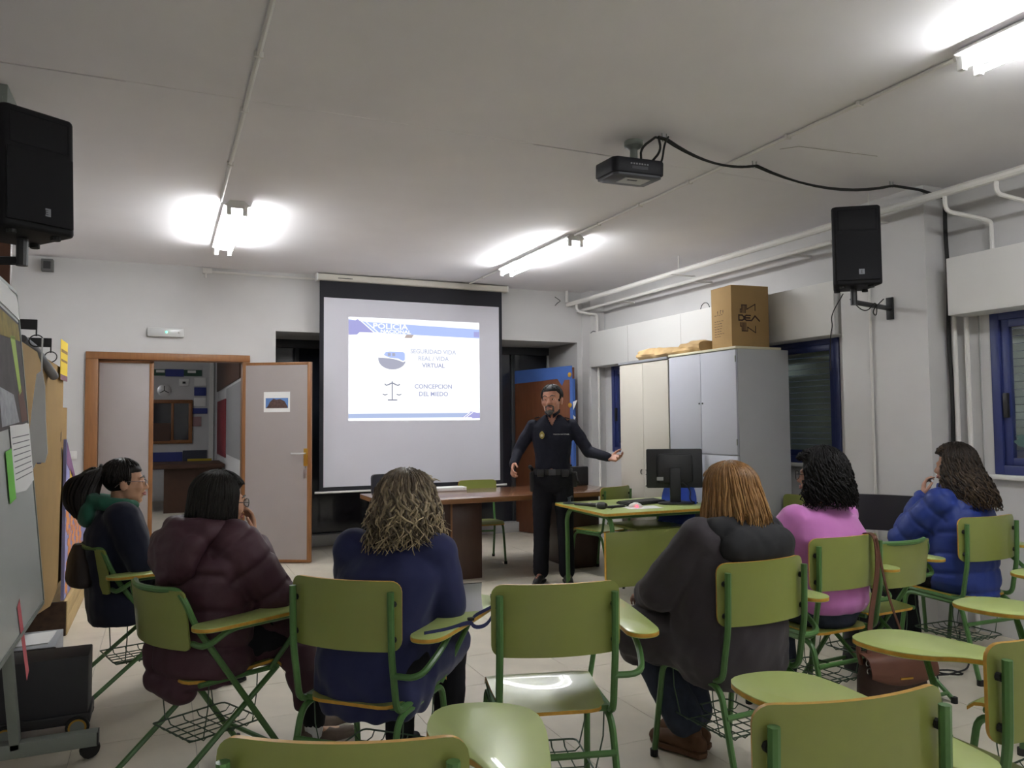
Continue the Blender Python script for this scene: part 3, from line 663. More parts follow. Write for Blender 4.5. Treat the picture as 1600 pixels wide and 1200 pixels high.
for i in range(8):
    z = .30-.022*i-(0 if i < 1 else .03); x = .05
    while x < .10+random.random()*.1:
        l = random.uniform(.01, .03); lines.append([(x, z), (x+l, z-.002)]); x += l+.012
strokes('small_print', lines, .004, LMx, cbx)
strokes('handling_marks', [[(.10, .31), (.10, .335), (.095, .325)], [(.14, .31), (.14, .335), (.15, .335)], [(.18, .31), (.18, .335), (.175, .325)]], .006, LMx, cbx)
# crumpled kraft paper roll
KR = mat('kraft_paper', srgb(188, 158, 112), .8, noise=.08, nscale=12)
def crumple(fn, nu, nv):
    o = MB(); vs = []; fs = []
    for i in range(nu+1):
        for j in range(nv): vs.append(fn(i/nu, 2*PI*j/nv))
    for i in range(nu):
        for j in range(nv): fs.append((i*nv+j, i*nv+(j+1) % nv, (i+1)*nv+(j+1) % nv, (i+1)*nv+j))
    fs += [tuple(range(nv-1, -1, -1)), tuple(range(nu*nv, (nu+1)*nv))]
    return o.add(vs, fs)
def krf(u, a):
    y = 6.5-1.03*u; q = mnoise.noise(Vector((u*9, math.cos(a)*1.5, math.sin(a)*1.5)))
    rz = .05+.012*math.sin(u*9)+.02*q; rx = .10+.03*q
    return Vector((4.38+.03*math.sin(u*5)+rx*math.cos(a), y, max(2.023, 2.07+rz*math.sin(a))))
kr = thing('kraft_paper_roll', 'crumpled brown kraft paper bundle lying on the cream cabinet', 'paper roll')
crumple(krf, 40, 18).build('wrapping', KR, kr, smooth=25)
MB().tube([(4.31, 5.98, 2.065), (4.31, 5.47, 2.055)], .035, 12).build('paper_tube', KR, kr)
# loop of wire on the shutter box
tag(MB().tube([(4.87, 6.15+.07*math.cos(a)*1.0, 2.512+.07*abs(math.sin(a))) for a in [i*PI/10 for i in range(11)]]+[(4.87, 5.9, 2.515), (4.87, 5.85, 2.53)], .004, 5).build('loose_wire', BLACKR), 'grey wire loop on the shutter box behind the cardboard carton', 'wire')
# wall socket on the window reveal
o = thing('shutter_switch', 'small white switch between the grey cabinet window and the pillar', 'switch')
bx((4.94, 4.44, 1.86), (4.999, 4.52, 1.90)).build('plate', WHITEP, o, bevel=.003); bx((4.985, 4.46, 1.5), (4.999, 4.50, 1.66)).build('lever', BLACKP, o, bevel=.003)
# ================================================================== CHAIRS WITH WRITING TABLETS
def tablet_outline(x_in=.08, x_out=.365, y0=-.03, y1=.665):
    P = [(.25, .05), (.25, .01), (.275, -.025), (.31, -.033), (.345, -.02), (.368, .015), (x_out+.008, .10), (x_out+.008, .40), (x_out, .52)]
    P += [(x_out-.02, .60), (x_out-.07, .648), (x_out-.14, y1), (x_in+.06, .655), (x_in+.015, .62), (x_in, .55), (x_in+.008, .46), (x_in+.05, .385), (.20, .335), (.238, .27), (.25, .17)]
    Q = [Vector((*p, 0)) for p in P]
    for _ in range(1):
        R = []
        for i in range(len(Q)):
            a, b = Q[i], Q[(i+1) % len(Q)]; R += [a*.75+b*.25, a*.25+b*.75]
        Q = R
    return [(p.x, p.y) for p in Q]
def back_fn(w, z0, z1, bul, lean, rc):
    def fn(u, v):
        x = (u-.5)*w
        # rounded corners: pull the ends of the top/bottom rows in
        uu = u; u = .5+.5*math.sin((uu-.5)*PI*.98)/math.sin(PI*.49); x = (u-.5)*w
        e = abs(u-.5)*2; k0 = 1-rc/(w/2); tt = max(0, min(1, (e-k0)/(1-k0))); cut = rc*(1-math.sqrt(max(0, 1-tt*tt)))
        z = z0+cut+(z1-z0-2*cut)*v
        y = -bul*(1-(2*u-1)**2)+.012-lean*(z-z0)
        n = Vector((-(2*bul*2*(2*u-1))/w*-1*-1, 1, 0)).normalized()
        return (x, y, z), n
    return fn
def seat_part(root, w=.40, d=.41, y0=.02, z=.452, back_drop=.018):
    def fn(u, v):
        e = abs(u-.5)*2
        x = (u-.5)*w*(1-.10*(1-v)**2)
        rc = .05*max(0, (e-.7)/.3)**2
        y = y0+rc+(d-rc*1.3)*v
        zz = z-back_drop*(1-v)**1.0 - .014*math.sin(PI*min(1, v*1.15))*(1-e*e) - (.03*((v-.86)/.14)**2 if v > .86 else 0)
        return (x, y, zz), (0, 0, 1)
    return MB().sheet(fn, 12, 14, .012, edge=1).build('seat', [GREENP, PLYED], root, smooth=40)
def basket(root, z=.2, y0=.04, y1=.38, w=.15, r=.0028):
    mb = MB()
    mb.tube(fillet([(-w, y0, z), (w, y0, z), (w, y1, z), (-w, y1, z), (-w, y0+.001, z)], .03, 3), r*1.3, 5)
    for i in range(1, 6): x = -w+2*w*i/6; mb.tube([(x, y0, z), (x, y0+.02, z-.02), (x, y1-.02, z-.02), (x, y1, z)], r, 4)
    for i in range(1, 5): y = y0+(y1-y0)*i/5; mb.tube([(-w, y, z), (-w+.02, y, z-.018), (w-.02, y, z-.018), (w, y, z)], r, 4)
    for sx in (-1, 1):
        for y in (y0+.05, y1-.05): mb.tube([(sx*w, y, z), (sx*(w+.03), y, z+.12), (sx*(w+.035), y, .42)], r, 4)
    return mb.build('wire_basket', WIREG, root)
def add_tablet(root, z=.70, post_y=-.01, zb=.56, px_=.195, mirror=1):
    tb = MB().prism(tablet_outline(), z-.018, z, None, side_mat=1)
    tb.cm = 0
    t = tb.build('tablet', [GREENT, PLYED], root, bevel=.003)
    MB().tube(fillet([(px_, post_y, zb), (px_+.10, post_y, zb), (px_+.125, .10, zb+.06), (px_+.12, .22, z-.028), (px_+.12, .42, z-.028)], .06, 5), .0115, 8).build('tablet_bracket', GREENM, root)
    MB().tube([(.20, .36, .425), (.285, .50, z-.03)], .0105, 8).build('tablet_strut', GREENM, root)
    for p in ((.31, .24), (.31, .38), (.28, .48)): MB().lathe([(.008, z-.026), (.008, z-.018)], 8, Matrix.Translation((p[0], p[1], 0))).build('bolt', STEEL, t)
def chair_fixed(label=None, tablet=True, group='green tablet chairs'):
    r = thing('tablet_chair' if tablet else 'school_chair', label, 'chair', group=group)
    MB().sheet(back_fn(.44, .637, .877,   .042, .0, .038), 26, 6, .012, edge=1).build('backrest', [GREENP, PLYED], r, smooth=45)
    for s in (-1, 1):
        MB().tube(fillet([(s*.197, -.028, .845), (s*.197, -.022, .63), (s*.197, .0, .52), (s*.197, .015, .425), (s*.19, .36, .432)], .07, 5), .0125, 8).build('back_tube', GREENM, r)
        for z in (.68, .80): MB().lathe([(.011, 0), (.011, .012)], 8, planeM((s*.197, -.014, z), (1, 0, 0), (0, 0, 1)) @ Matrix.Rotation(PI, 4, 'X')).build('spacer', BLACKR, r)
        MB().tube(fillet([(s*.205, -.075, .012), (s*.195, .03, .405), (s*.195, .38, .412), (s*.205, .44, .012)], .055, 5), .0125, 8).build('leg_frame', GREENM, r)
        for y in (-.077, .441): MB().lathe([(.017, 0), (.017, .03)], 8, Matrix.Translation((s*.205, y, 0))).build('foot_cap', BLACKR, r)
        bx((s*.17-.02, .05, .42), (s*.17+.02, .09, .440)).build('seat_bracket', GREENM, r)
    MB().tube([(-.2, -.005, .30), (.2, -.005, .30)], .0115, 8).build('stretcher', GREENM, r)
    seat_part(r)
    if tablet: basket(r); add_tablet(r)
    for sx in (-.16, .16): MB().lathe([(.006, .447), (.005, .4505), (0, .451)], 8, Matrix.Translation((sx, .37, -.008)), cap=False).build('rivet', STEEL, r)
    return r
def chair_cross(label=None, group='green tablet chairs'):
    r = thing('folding_tablet_chair', label, 'chair', group=group)
    # hooped tube: front foot, up and back, round over the backrest, down again
    top = []
    for i in range(9):
        u = i/8; top.append((-.17+.34*u, -.05*(1-(2*u-1)**2)-.02, .80))
    pts = [(-.215, .46, .012), (-.215, .03, .66), (-.212, -.012, .76)]+top+[(.212, -.012, .76), (.215, .03, .66), (.215, .46, .012)]
    MB().tube(fillet(pts, .05, 4), .0125, 8).build('hoop_frame', GREENM, r)
    MB().sheet(back_fn(.42, .575, .80, .048, .12, .02), 26, 6, .010, edge=0).build('backrest', [GREENP], r, smooth=45)
    for s in (-1, 1):
        MB().tube([(s*.19, .40, .425), (s*.19, -.14, .012)], .0115, 8).build('rear_leg', GREENM, r)
        MB().tube([(s*.19, .40, .425), (s*.185, .06, .43)], .0105, 8).build('seat_rail', GREENM, r)
        for y, x in ((-.14, .19), (.462, .215)): MB().lathe([(.016, 0), (.016, .03)], 8, Matrix.Translation((s*x, y, 0))).build('foot_cap', BLACKR, r)
    for y, z, w in ((-.105, .04, .19), (.40, .105, .215), (.40, .425, .19)): MB().tube([(-w, y, z), (w, y, z)], .010, 8).build('stretcher', GREENM, r)
    seat_part(r, .39, .40, .03, .455)
    basket(r, .215, .05, .36, .15); add_tablet(r, .685, .02, .60, .205)
    return r
CH = {}
CHAIRS = [
 ('C', 'S', .59, 2.76, -44.2, 'green tablet chair under the woman in the navy top, worn marks on its back'),
 ('D', 'S', 1.22, 2.36, -15.8, 'empty green tablet chair in the middle with a glossy seat reflecting the lamp'),
 ('E', 'S', 2.14, 2.39, 2.2, 'green chair under the woman with ginger hair and dark coat'),
 ('F', 'S', 2.91, 2.69, 1.2, 'green chair under the woman in pink, with the brown bag strap over it'),
 ('H', 'S', 4.18, 2.87, -2.1, 'green chair under the woman in the bright blue coat'),
 ('I', 'S', 1.25, 1.15, -8.8, 'empty green tablet chair cut off by the bottom edge, right of centre'),
 ('J', 'S', 2.03, 1.27, 5.0, 'empty green tablet chair cut off at the lower right corner'),
 ('K', 'S', .29, 1.38, -25.2, 'empty green tablet chair cut off by the bottom edge, left of centre'),
 ('M', 'S', 2.78, 1.45, 6.0, 'green tablet chair at the right edge with only its writing tablet and legs showing'),
 ('N', 'S', 3.55, 1.74, 4.0, 'farther green tablet chair at the right edge with only the tip of its tablet showing'),
 ('A', 'X', -.30, 4.60, -74, 'green hoop-backed tablet chair under the woman with the ponytail'),
 ('B', 'X', .0, 3.36, -63.6, 'green hoop-backed tablet chair under the woman in the burgundy coat'),
 ('G', 'X', 3.42, 2.82, 3.0, 'empty green hoop-backed tablet chair between the pink and blue women'),
]
protoS = chair_fixed(); protoX = chair_cross(); usedS = usedX = False
for (k_, ty, x, y, a, lb) in CHAIRS:
    if ty == 'S': o = copy_tree(protoS) if usedS else protoS; usedS = True
    else: o = copy_tree(protoX) if usedX else protoX; usedX = True
    o.location = (x, y, 0); o.rotation_euler[2] = math.radians(a); o['label'] = lb; CH[k_] = o

# ---- chairs around the tables
def plain_chair(loc, rz, lb, first=[None]):
    if first[0] is None:
        first[0] = chair_fixed(lb, False, 'plain green school chairs'); o = first[0]
    else: o = copy_tree(first[0])
    o.location = loc; o.rotation_euler[2] = math.radians(rz); o['label'] = lb; return o
plain_chair((3.02, 7.62, 0), 172, 'green school chair behind the long brown table').scale = (.93, .93, .93)
plain_chair((3.84, 6.2, 0), 18, 'green school chair between the policeman and the monitor desk')
plain_chair((4.64, 4.70, 0), 88, 'green school chair against the grey cabinet behind the women')
PADB = mat('black_leatherette', (.02, .02, .026), .32, spec=.6, bump=.25, bscale=120)
def padded_chair(loc, rz, lb, frame):
    r = thing('padded_chair', lb, 'chair', loc, math.radians(rz))
    MB().sheet(back_fn(.44, .66, .90, .03, .05, .035), 22, 6, .036, edge=0).build('backrest', PADB, r, bevel=0, smooth=60)
    def fn(u, v): return ((u-.5)*.44, .04+.40*v, .46+.012*math.sin(PI*u)*math.sin(PI*v)), (0, 0, 1)
    MB().sheet(fn, 8, 8, .05).build('seat', PADB, r, smooth=60)
    for s in (-1, 1):
        MB().tube(fillet([(s*.20, -.045, .86), (s*.20, -.01, .60), (s*.20, .02, .43), (s*.20, .40, .43)], .05), .012, 8).build('back_tube', frame, r)
        MB().tube([(s*.2, .03, .43), (s*.21, -.05, .0)], .012, 8).build('leg', frame, r); MB().tube([(s*.2, .39, .43), (s*.21, .43, .0)], .012, 8).build('leg', frame, r)
    return r
padded_chair((4.50, 3.80, 0), 122, 'black padded chair with green tubes in front of the white pillar', GREENM)
padded_chair((2.16, 7.80, 0), 178, 'black chair behind the left end of the brown table', BLACKP)
# blue plastic chair
BLUEPL = mat('blue_plastic', srgb(36, 72, 176), .4)
bc2 = thing('blue_chair', 'blue plastic chair behind the monitor', 'chair', (4.02, 5.52, 0), math.radians(97))
def shell(u, v):
    x = (u-.5)*.42
    if v < .5: t = v/.5; y = .42-.40*t; z = .455-.02*math.sin(PI*t)
    else: t = (v-.5)/.5; y = .02-.09*t-.02*math.sin(t*PI); z = .455+.40*t
    w = 1-.18*max(0, (v-.85)/.15)**2
    return (x*w, y+.03*(2*u-1)**2*(1 if v > .5 else 0), z+.02*(2*u-1)**2*(1 if v < .5 else 0)), ((0, .0, 1) if v < .45 else (0, 1, .2))
MB().sheet(shell, 10, 24, .008).build('shell', BLUEPL, bc2, smooth=60)
for s in (-1, 1):
    MB().tube([(s*.17, .36, .45), (s*.21, .42, 0)], .011, 8).build('leg', BLACKP, bc2); MB().tube([(s*.17, .05, .45), (s*.21, -.03, 0)], .011, 8).build('leg', BLACKP, bc2)
# ================================================================== LONG BROWN TABLE
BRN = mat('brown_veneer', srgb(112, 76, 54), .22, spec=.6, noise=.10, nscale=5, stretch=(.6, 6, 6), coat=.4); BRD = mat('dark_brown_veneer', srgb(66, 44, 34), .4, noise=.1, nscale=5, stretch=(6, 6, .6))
BRE = mat('brown_table_edge', srgb(122, 82, 44), .4)
lt = thing('long_table', 'long brown wooden meeting table in front of the screen', 'table')
TX0, TX1, TY0, TY1, TZ = 1.72, 4.12, 6.45, 7.38, .75
mb = MB().prism([(TX0+.06, TY0), (TX1, TY0-.02), (TX1, TY1), (TX0, TY1), (TX0, TY0+.06)], TZ-.045, TZ, None, side_mat=1); mb.build('top', [BRN, BRE], lt, bevel=.004)
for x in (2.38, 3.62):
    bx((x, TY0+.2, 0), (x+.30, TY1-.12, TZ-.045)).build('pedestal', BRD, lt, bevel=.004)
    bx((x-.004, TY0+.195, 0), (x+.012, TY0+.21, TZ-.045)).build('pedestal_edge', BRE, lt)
o = thing('white_folder', 'white folder lying on the back edge of the brown table', 'folder')
bx((2.42, 7.22, TZ), (2.75, 7.36, TZ+.035)).build('cover', PAPER, o, bevel=.003); bx((2.43, 7.225, TZ+.006), (2.748, 7.355, TZ+.03)).build('pages', PAPER, o)
for x in (2.45, 2.72): MB().lathe([(.006, 0), (.006, .003)], 8, planeM((x, 7.22, TZ+.018), (1, 0, 0), (0, 0, 1))).build('ring_rivet', STEEL, o)
tag(bx((1.80, 6.62, TZ), (1.86, 6.80, TZ+.004)).build('paper_slip', PAPER, bevel=.001), 'small white paper slip on the left end of the brown table', 'paper')
o = thing('dark_case', 'black flat case standing on the brown table behind the policeman', 'case')
MB().box((3.55, 7.12, TZ), (4.08, 7.22, TZ+.20), None).build('shell', BLACKP, o, bevel=.012); bx((3.74, 7.15, TZ+.2), (3.9, 7.17, TZ+.225)).build('handle', BLACKP, o, bevel=.004)
# ================================================================== GREEN DESK
gd = thing('green_desk', 'green teacher desk with tube legs and front panel holding the computer', 'desk', (3.06, 5.10, 0), math.radians(-2.5))
DZ, DWX, DDY = .72, 1.12, .92
mb = MB().prism(rrect(0, 0, DWX, DDY, .03, 4), DZ-.024, DZ, None, side_mat=1); mb.build('top', [GREENT, PLYED], gd, bevel=.003)
for x in (.10, DWX-.10):
    MB().tube(fillet([(x, .10, .0), (x, .07, .60), (x, .12, DZ-.045), (x, DDY-.12, DZ-.045), (x, DDY-.05, .60), (x, DDY-.06, 0)], .09, 6), .019, 10).build('leg_frame', GREENM, gd)
for y in (.12, DDY-.12): MB().tube([(.1, y, DZ-.045), (DWX-.1, y, DZ-.045)], .016, 8).build('crossbar', GREENM, gd)
mb = MB().box((.02, .03, .15), (DWX+.02, .048, .57)); mb.build('front_panel', GREENP, gd, bevel=.002)
bx((.015, .028, .15), (.021, .05, .57)).build('panel_edge', PLYED, gd)
bx((.45, .3, .52), (1.1, .8, .54)).build('shelf', GREENP, gd, bevel=.002)
GD = Matrix.Translation((3.06, 5.10, 0)) @ Matrix.Rotation(math.radians(-2.5), 4, 'Z')
# monitor
mo = thing('computer_monitor', 'black computer monitor seen from behind on the green desk', 'monitor')
MM = GD @ Matrix.Translation((.90, .42, DZ)) @ Matrix.Rotation(math.radians(-24), 4, 'Z')
MB().prism(rrect(-.235, .13, .235, .46, .012, 3), -.02, .018, MM @ Matrix(((1, 0, 0, 0), (0, 0, 1, 0), (0, 1, 0, 0), (0, 0, 0, 1)))).build('casing', BLACKP, mo, bevel=.006)
MB().prism(rrect(-.15, .17, .15, .42, .03, 4), -.045, -.015, MM @ Matrix(((1, 0, 0, 0), (0, 0, 1, 0), (0, 1, 0, 0), (0, 0, 0, 1)))).build('back_bulge', BLACKP, mo, bevel=.012)
MB().box((-.045, -.055, .0), (.045, -.02, .30), MM).build('stand_neck', BLACKP, mo, bevel=.008)
MB().prism(rrect(-.15, -.13, .15, .09, .05, 5), 0, .014, MM).build('stand_base', BLACKP, mo, bevel=.004)
MB().box((-.155, -.047, .195), (-.10, -.0445, .225), MM).build('sticker', mat('dull_sticker', (.3, .3, .3), .6), mo)
MB().tube([MM @ Vector(p) for p in smooth_path([(.06, -.05, .18), (.12, -.10, .12), (.10, -.12, .03), (.18, -.06, .008)], 3)], .005, 6).build('cable', BLACKR, mo)
# keyboard
kb = thing('keyboard', 'black keyboard lying behind the mouse on the green desk', 'keyboard')
KM = GD @ Matrix.Translation((.62, .50, DZ)) @ Matrix.Rotation(math.radians(14), 4, 'Z') @ Matrix.Rotation(math.radians(3), 4, 'X')
MB().box((-.22, -.075, .004), (.22, .075, .022), KM).build('tray', BLACKP, kb, bevel=.004)
kk = MB()
for r_ in range(5):
    for c_ in range(20): kk.box((-.212+c_*.0212, -.068+r_*.0275, .022), (-.212+c_*.0212+.0185, -.068+r_*.0275+.024, .029), KM)
o = kk.build('keys', mat('key_black', (.02, .02, .022), .6), kb, smooth=0); o['kind'] = 'stuff'
# paper, mouse, remote
pm = GD @ Matrix.Translation((.43, .26, DZ+.0005)) @ Matrix.Rotation(math.radians(-8), 4, 'Z')
tag(MB().box((-.10, -.10, 0), (.19, .09, .0015), pm).build('paper_sheet', PAPER), 'white paper sheet under the mouse on the green desk', 'paper')
ms = thing('computer_mouse', 'white computer mouse with glowing red light on the paper', 'mouse')
mm = pm @ Matrix.Translation((0, .02, .002)) @ Matrix.Rotation(math.radians(75), 4, 'Z')
def mfn(u, v):
    x = (u-.5)*.058; y = (v-.5)*.11; h = .034*math.sin(PI*u)**.45*math.sin(PI*min(.97, max(.03, v)))**.5
    return mm @ Vector((x*(.8+.2*math.sin(PI*v)), y, .003+h)), (0, 0, 1)
MB().sheet(mfn, 10, 14, .004).build('shell', WHITEP, ms, smooth=60)
MB().box((-.025, -.05, 0), (.025, .05, .006), mm).build('base', mat('red_translucent', (.5, .05, .05), .4), ms, bevel=.003)
MB().lathe([(.008, 0), (.008, .006)], 10, GD @ Matrix.Translation((.425, .247, DZ+.012)) @ Matrix.Rotation(PI/2, 4, 'X')).build('red_light', mat('red_led', (.8, .05, .05), .4, emit=(1, .03, .05), estr=3), ms)
MB().tube([mm @ Vector(p) for p in smooth_path([(0, .05, .008), (.0, .12, .004), (-.10, .2, .003), (-.2, .22, .003)], 2)], .0022, 5).build('cord', BLACKR, ms)
MB().box((-.004, .02, .034), (.004, .035, .040), mm).build('wheel', BLACKR, ms)
rc = thing('remote_control', 'black remote control beside the mouse on the green desk', 'remote')
RM = GD @ Matrix.Translation((.28, .34, DZ)) @ Matrix.Rotation(math.radians(10), 4, 'Z')
MB().box((-.085, -.022, 0), (.085, .022, .018), RM).build('body', BLACKP, rc, bevel=.005)
for i in range(4): MB().box((-.06+i*.03, -.008, .018), (-.045+i*.03, .008, .020), RM).build('button', GREYM, rc)
# microphone on the desk and a small stand
mc = thing('microphone', 'black handheld microphone lying on the green desk', 'microphone')
A_ = GD @ Vector((.02, .55, DZ+.022)); B_ = GD @ Vector((.165, .21, DZ+.03)); dd = (B_-A_).normalized()
MB().tube([A_, A_+dd*.05, A_+dd*.24], [.011, .012, .018], 10).build('handle', BLACKP, mc)
MB().tube([A_+dd*(.24+.0), A_+dd*.25, A_+dd*.27, A_+dd*.30, A_+dd*.325, A_+dd*.335], [.018, .025, .029, .029, .02, .004], 12).build('head', mat('mic_mesh', (.03, .03, .03), .6, bump=.6, bscale=900), mc)
MB().tube([A_+dd*.238, A_+dd*.25], .0245, 12).build('ring', GREYM, mc); MB().box((-.006, -.012, .012), (.006, .012, .02), planeM(A_+dd*.16, dd.cross(Vector((0, 0, 1))), dd)).build('switch', PAPER, mc)
st = thing('desk_stand', 'small dark stand on the far left corner of the green desk', 'stand')
SM_ = GD @ Matrix.Translation((.08, .78, DZ))
MB().lathe([(.055, 0), (.055, .008), (.02, .014), (.012, .02), (.012, .045), (.018, .05), (.0, .055)], 14, SM_, cap=False).build('base', mat('slate_plastic', (.05, .06, .08), .4), st)
MB().tube([SM_ @ Vector((0, 0, .05)), SM_ @ Vector((.03, 0, .06))], .008, 8).build('clip', BLACKP, st)
# ================================================================== LEFT SIDE: whiteboard, rack, cardboard, mural, trolley
wb = thing('whiteboard', 'white board on a grey wheeled stand covered with papers at the left edge', 'whiteboard')
bot = Vector((-.475, 3.92, .67)); topv = Vector((-.60, 3.92, 1.99)); up = (topv-bot)
WM = planeM((bot.x, bot.y, bot.z), (0, -1, 0), up)      # local x towards the camera, y up the board; z = x cross y
zc = (WM.to_3x3() @ Vector((0, 0, 1))); sg = 1 if zc.x > 0 else -1
UH = up.length
MB().box((0, 0, -.012), (1.55, UH, .012), WM).build('panel', mat('board_white', srgb(196, 200, 198), .3), wb, bevel=.002)
for a, b in (((-.015, 0, -.016), (.0, UH, .016)), ((0, UH, -.016), (1.55, UH+.015, .016)), ((0, -.015, -.016), (1.55, 0, .016))): MB().box(a, b, WM).build('edge_profile', GREYM, wb)
for y in (3.84, 2.5):
    MB().tube([(-.50, y, .10), (-.60, y, 2.0)], .001, 4)
    pm_ = planeM((-.505, y, .09), (0, 1, 0), (up.x, 0, up.z))
    MB().box((-.03, 0, -.055), (.03, 1.95, -.018) if sg > 0 else (.03, 1.95, -.018), pm_).build('post', GREYM, wb, bevel=.003)
    bx((-1.0, y-.03, .055), (-.24, y+.03, .115)).build('foot', GREYM, wb, bevel=.004)
    for x in (-.27, -.97):
        MB().lathe([(.0, -.016), (.036, -.016), (.04, -.008), (.04, .008), (.036, .016), (0, .016)], 14, Matrix.Translation((x, y, .04)) @ Matrix.Rotation(PI/2, 4, 'X') @ Matrix.Rotation(.4, 4, 'Y'), cap=False).build('caster', BLACKR, wb)
    bx((-.243, y-.031, .06), (-.236, y+.031, .112)).build('end_cap', BLACKP, wb)
MB().box((-.0, 1.0, -.05), (1.34, 1.04, -.02), planeM((-.505, 2.5, .0), (0, 1, 0), (0, 0, 1))).build('crossbar', GREYM, wb)
Lr = .0135*sg
def wpaper(nm, pts, m, lb, cat, lay=0, parts=()):
    r = thing(nm, lb, cat)
    MB().prism(pts, Lr+sg*.0008*lay, Lr+sg*(.0008*lay+.0006), WM).build('sheet', m, r, smooth=0)
    for (n2, p2, m2) in parts: MB().prism(p2, Lr+sg*(.0008*lay+.0007), Lr+sg*(.0008*lay+.0011), WM).build(n2, m2, r, smooth=0)
    return r
DKP = mat('dark_painting', srgb(66, 60, 60), .8, noise=.3, nscale=9)
wpaper('painting', [(-.005, .77), (.9, .72), (.9, 1.24), (.02, 1.20), (-.002, 1.1)], DKP, 'dark painting with green and ochre strokes pinned to the white board', 'painting', 0,
  [('green_stroke', [(.10, .90), (.16, .88), (.26, 1.12), (.15, 1.13)], LEAFG[0]), ('ochre_stroke', [(.02, 1.12), (.5, 1.10), (.5, 1.21), (.04, 1.19)], mat('ochre_paint', srgb(128, 112, 40), .8, noise=.3, nscale=20)), ('brown_stroke', [(.0, .78), (.16, .77), (.2, .88), (.08, .93)], mat('brown_paint', srgb(92, 58, 46), .8)), ('grey_stroke', [(.22, .77), (.6, .75), (.6, .9), (.3, .88)], mat('pale_grey_paint', srgb(150, 152, 158), .8, noise=.2, nscale=25))])
wpaper('paper_strip', [(.0, 1.215), (.9, 1.26), (.9, 1.36), (.02, 1.315), (.0, 1.29)], PAPER, 'white paper strip along the top of the white board', 'paper', 2)
lp = wpaper('lined_sheet', [(-.004, .52), (.22, .49), (.46, .50), (.46, .755), (-.002, .765)], PAPER, 'handwritten lined white sheet in the middle of the white board', 'paper', 3, [('written_line', [(.02, .555+.023*i), (.43, .545+.023*i), (.43, .5485+.023*i), (.02, .5585+.023*i)], mat('ink_grey', srgb(90, 92, 100), .8)) for i in range(8)])
wpaper('green_note', [(.47, .48), (.60, .47), (.60, .66), (.475, .67)], mat('green_note_paper', srgb(110, 190, 70), .8), 'bright green note beside the lined sheet', 'note', 5)
wpaper('pink_streamer', [(.50, -.16), (.56, -.18), (.62, .1), (.56, .12)], mat('pink_paper', srgb(190, 90, 96), .8), 'pink paper streamer hanging below the white board', 'streamer', 1)
# rack with black arms and rings
rk = thing('coat_rack', 'black rack arms with rings projecting behind the white board', 'rack')
MB().box((-1.02, 4.86, 0), (-.98, 4.90, 2.02)).build('post', BLACKP, rk, bevel=.003); MB().box((-1.02, 5.46, 0), (-.98, 5.50, 2.0)).build('post', BLACKP, rk, bevel=.003)
for (y, z) in ((4.88, 1.97), (5.48, 1.93)):
    bx((-1.02, y-.006, z-.025), (-.63, y+.006, z+.03)).build('arm', BLACKP, rk, bevel=.002)
    MB().tube([(-.634, y, z+.01), (-.634, y, z-.06)], .004, 6).build('hook', BLACKP, rk)
    MB().tube([(-.634+.033*math.cos(a), y+.012*math.sin(a), z-.085+.033*math.sin(a)) for a in [i*2*PI/20 for i in range(20)]], .0035, 5, closed=True).build('ring', BLACKP, rk)
tag(MB().tube([(-.70, 4.87, 1.89), (-.66, 5.0, 1.85), (-.60, 5.35, 1.72)], .026, 12).build('foam_rod', mat('grey_foam', (.13, .13, .14), .8)), 'grey foam rod hanging at a slant from the black rack', 'rod')
def hsheet(nm, y0, x0, y1, x1, prof, m, lb, cat, th=.006, extra=()):
    d = Vector((x1-x0, y1-y0, 0)); L = d.length; Mx = planeM((x0, y0, 0), d, (0, 0, 1))
    zz = Mx.to_3x3() @ Vector((0, 0, 1)); s = 1 if zz.x > 0 else -1
    r = thing(nm, lb, cat); MB().prism([(p[0]*L, p[1]) for p in prof], -th/2, th/2, Mx).build('sheet', m, r, smooth=0)
    for (n2, p2, m2) in extra: MB().prism([(p[0]*L, p[1]) for p in p2], s*th/2, s*(th/2+.001), Mx).build(n2, m2, r, smooth=0)
    return r
CARD2 = mat('brown_cardboard', srgb(140, 112, 66), .85, noise=.08, nscale=4)
hsheet('cardboard_sheet', 4.55, -.66, 5.95, -.615, [(0, .42), (.75, .31), (.95, .37), (.97, .9), (1, 1.0), (1, 1.80), (.55, 1.82), (0, 1.85)], CARD2, 'tall brown cardboard sheet hanging behind the white board', 'cardboard', extra=[('ink_blot', [(.965, 1.20), (.985, 1.22), (.99, 1.27), (.97, 1.28)], BLACKP), ('ink_blot', [(.95, 1.32), (.965, 1.33), (.965, 1.38), (.95, 1.38)], BLACKP)])
hsheet('cardboard_sheet', 5.98, -.655, 6.35, -.63, [(0, .34), (1, .36), (1, 1.55), (0, 1.55)], CARD2, 'narrow cardboard flap with black pen ticks beside the mural', 'cardboard', extra=[('pen_tick', [(.7, .80), (.95, .79), (.95, .81)], BLACKP), ('pen_tick', [(.68, .71), (.95, .66), (.95, .685)], BLACKP)])
hsheet('yellow_poster', 5.70, -.605, 6.02, -.598, [(0, 1.72), (1, 1.72), (1, 1.98), (0, 1.98)], mat('yellow_poster_paper', srgb(206, 176, 46), .8), 'yellow poster with dark lettering lines above the cardboard', 'poster', .002, extra=[('print_line', [(.1, 1.90), (.95, 1.90), (.95, 1.92), (.1, 1.92)], mat('poster_ink', srgb(120, 90, 40), .8)), ('print_line', [(.1, 1.84), (.95, 1.84), (.95, 1.855), (.1, 1.855)], MATS['poster_ink']), ('doodle_strip', [(.0, 1.72), (1, 1.72), (1, 1.755), (0, 1.755)], mat('doodle_mauve', srgb(120, 84, 96), .8))])
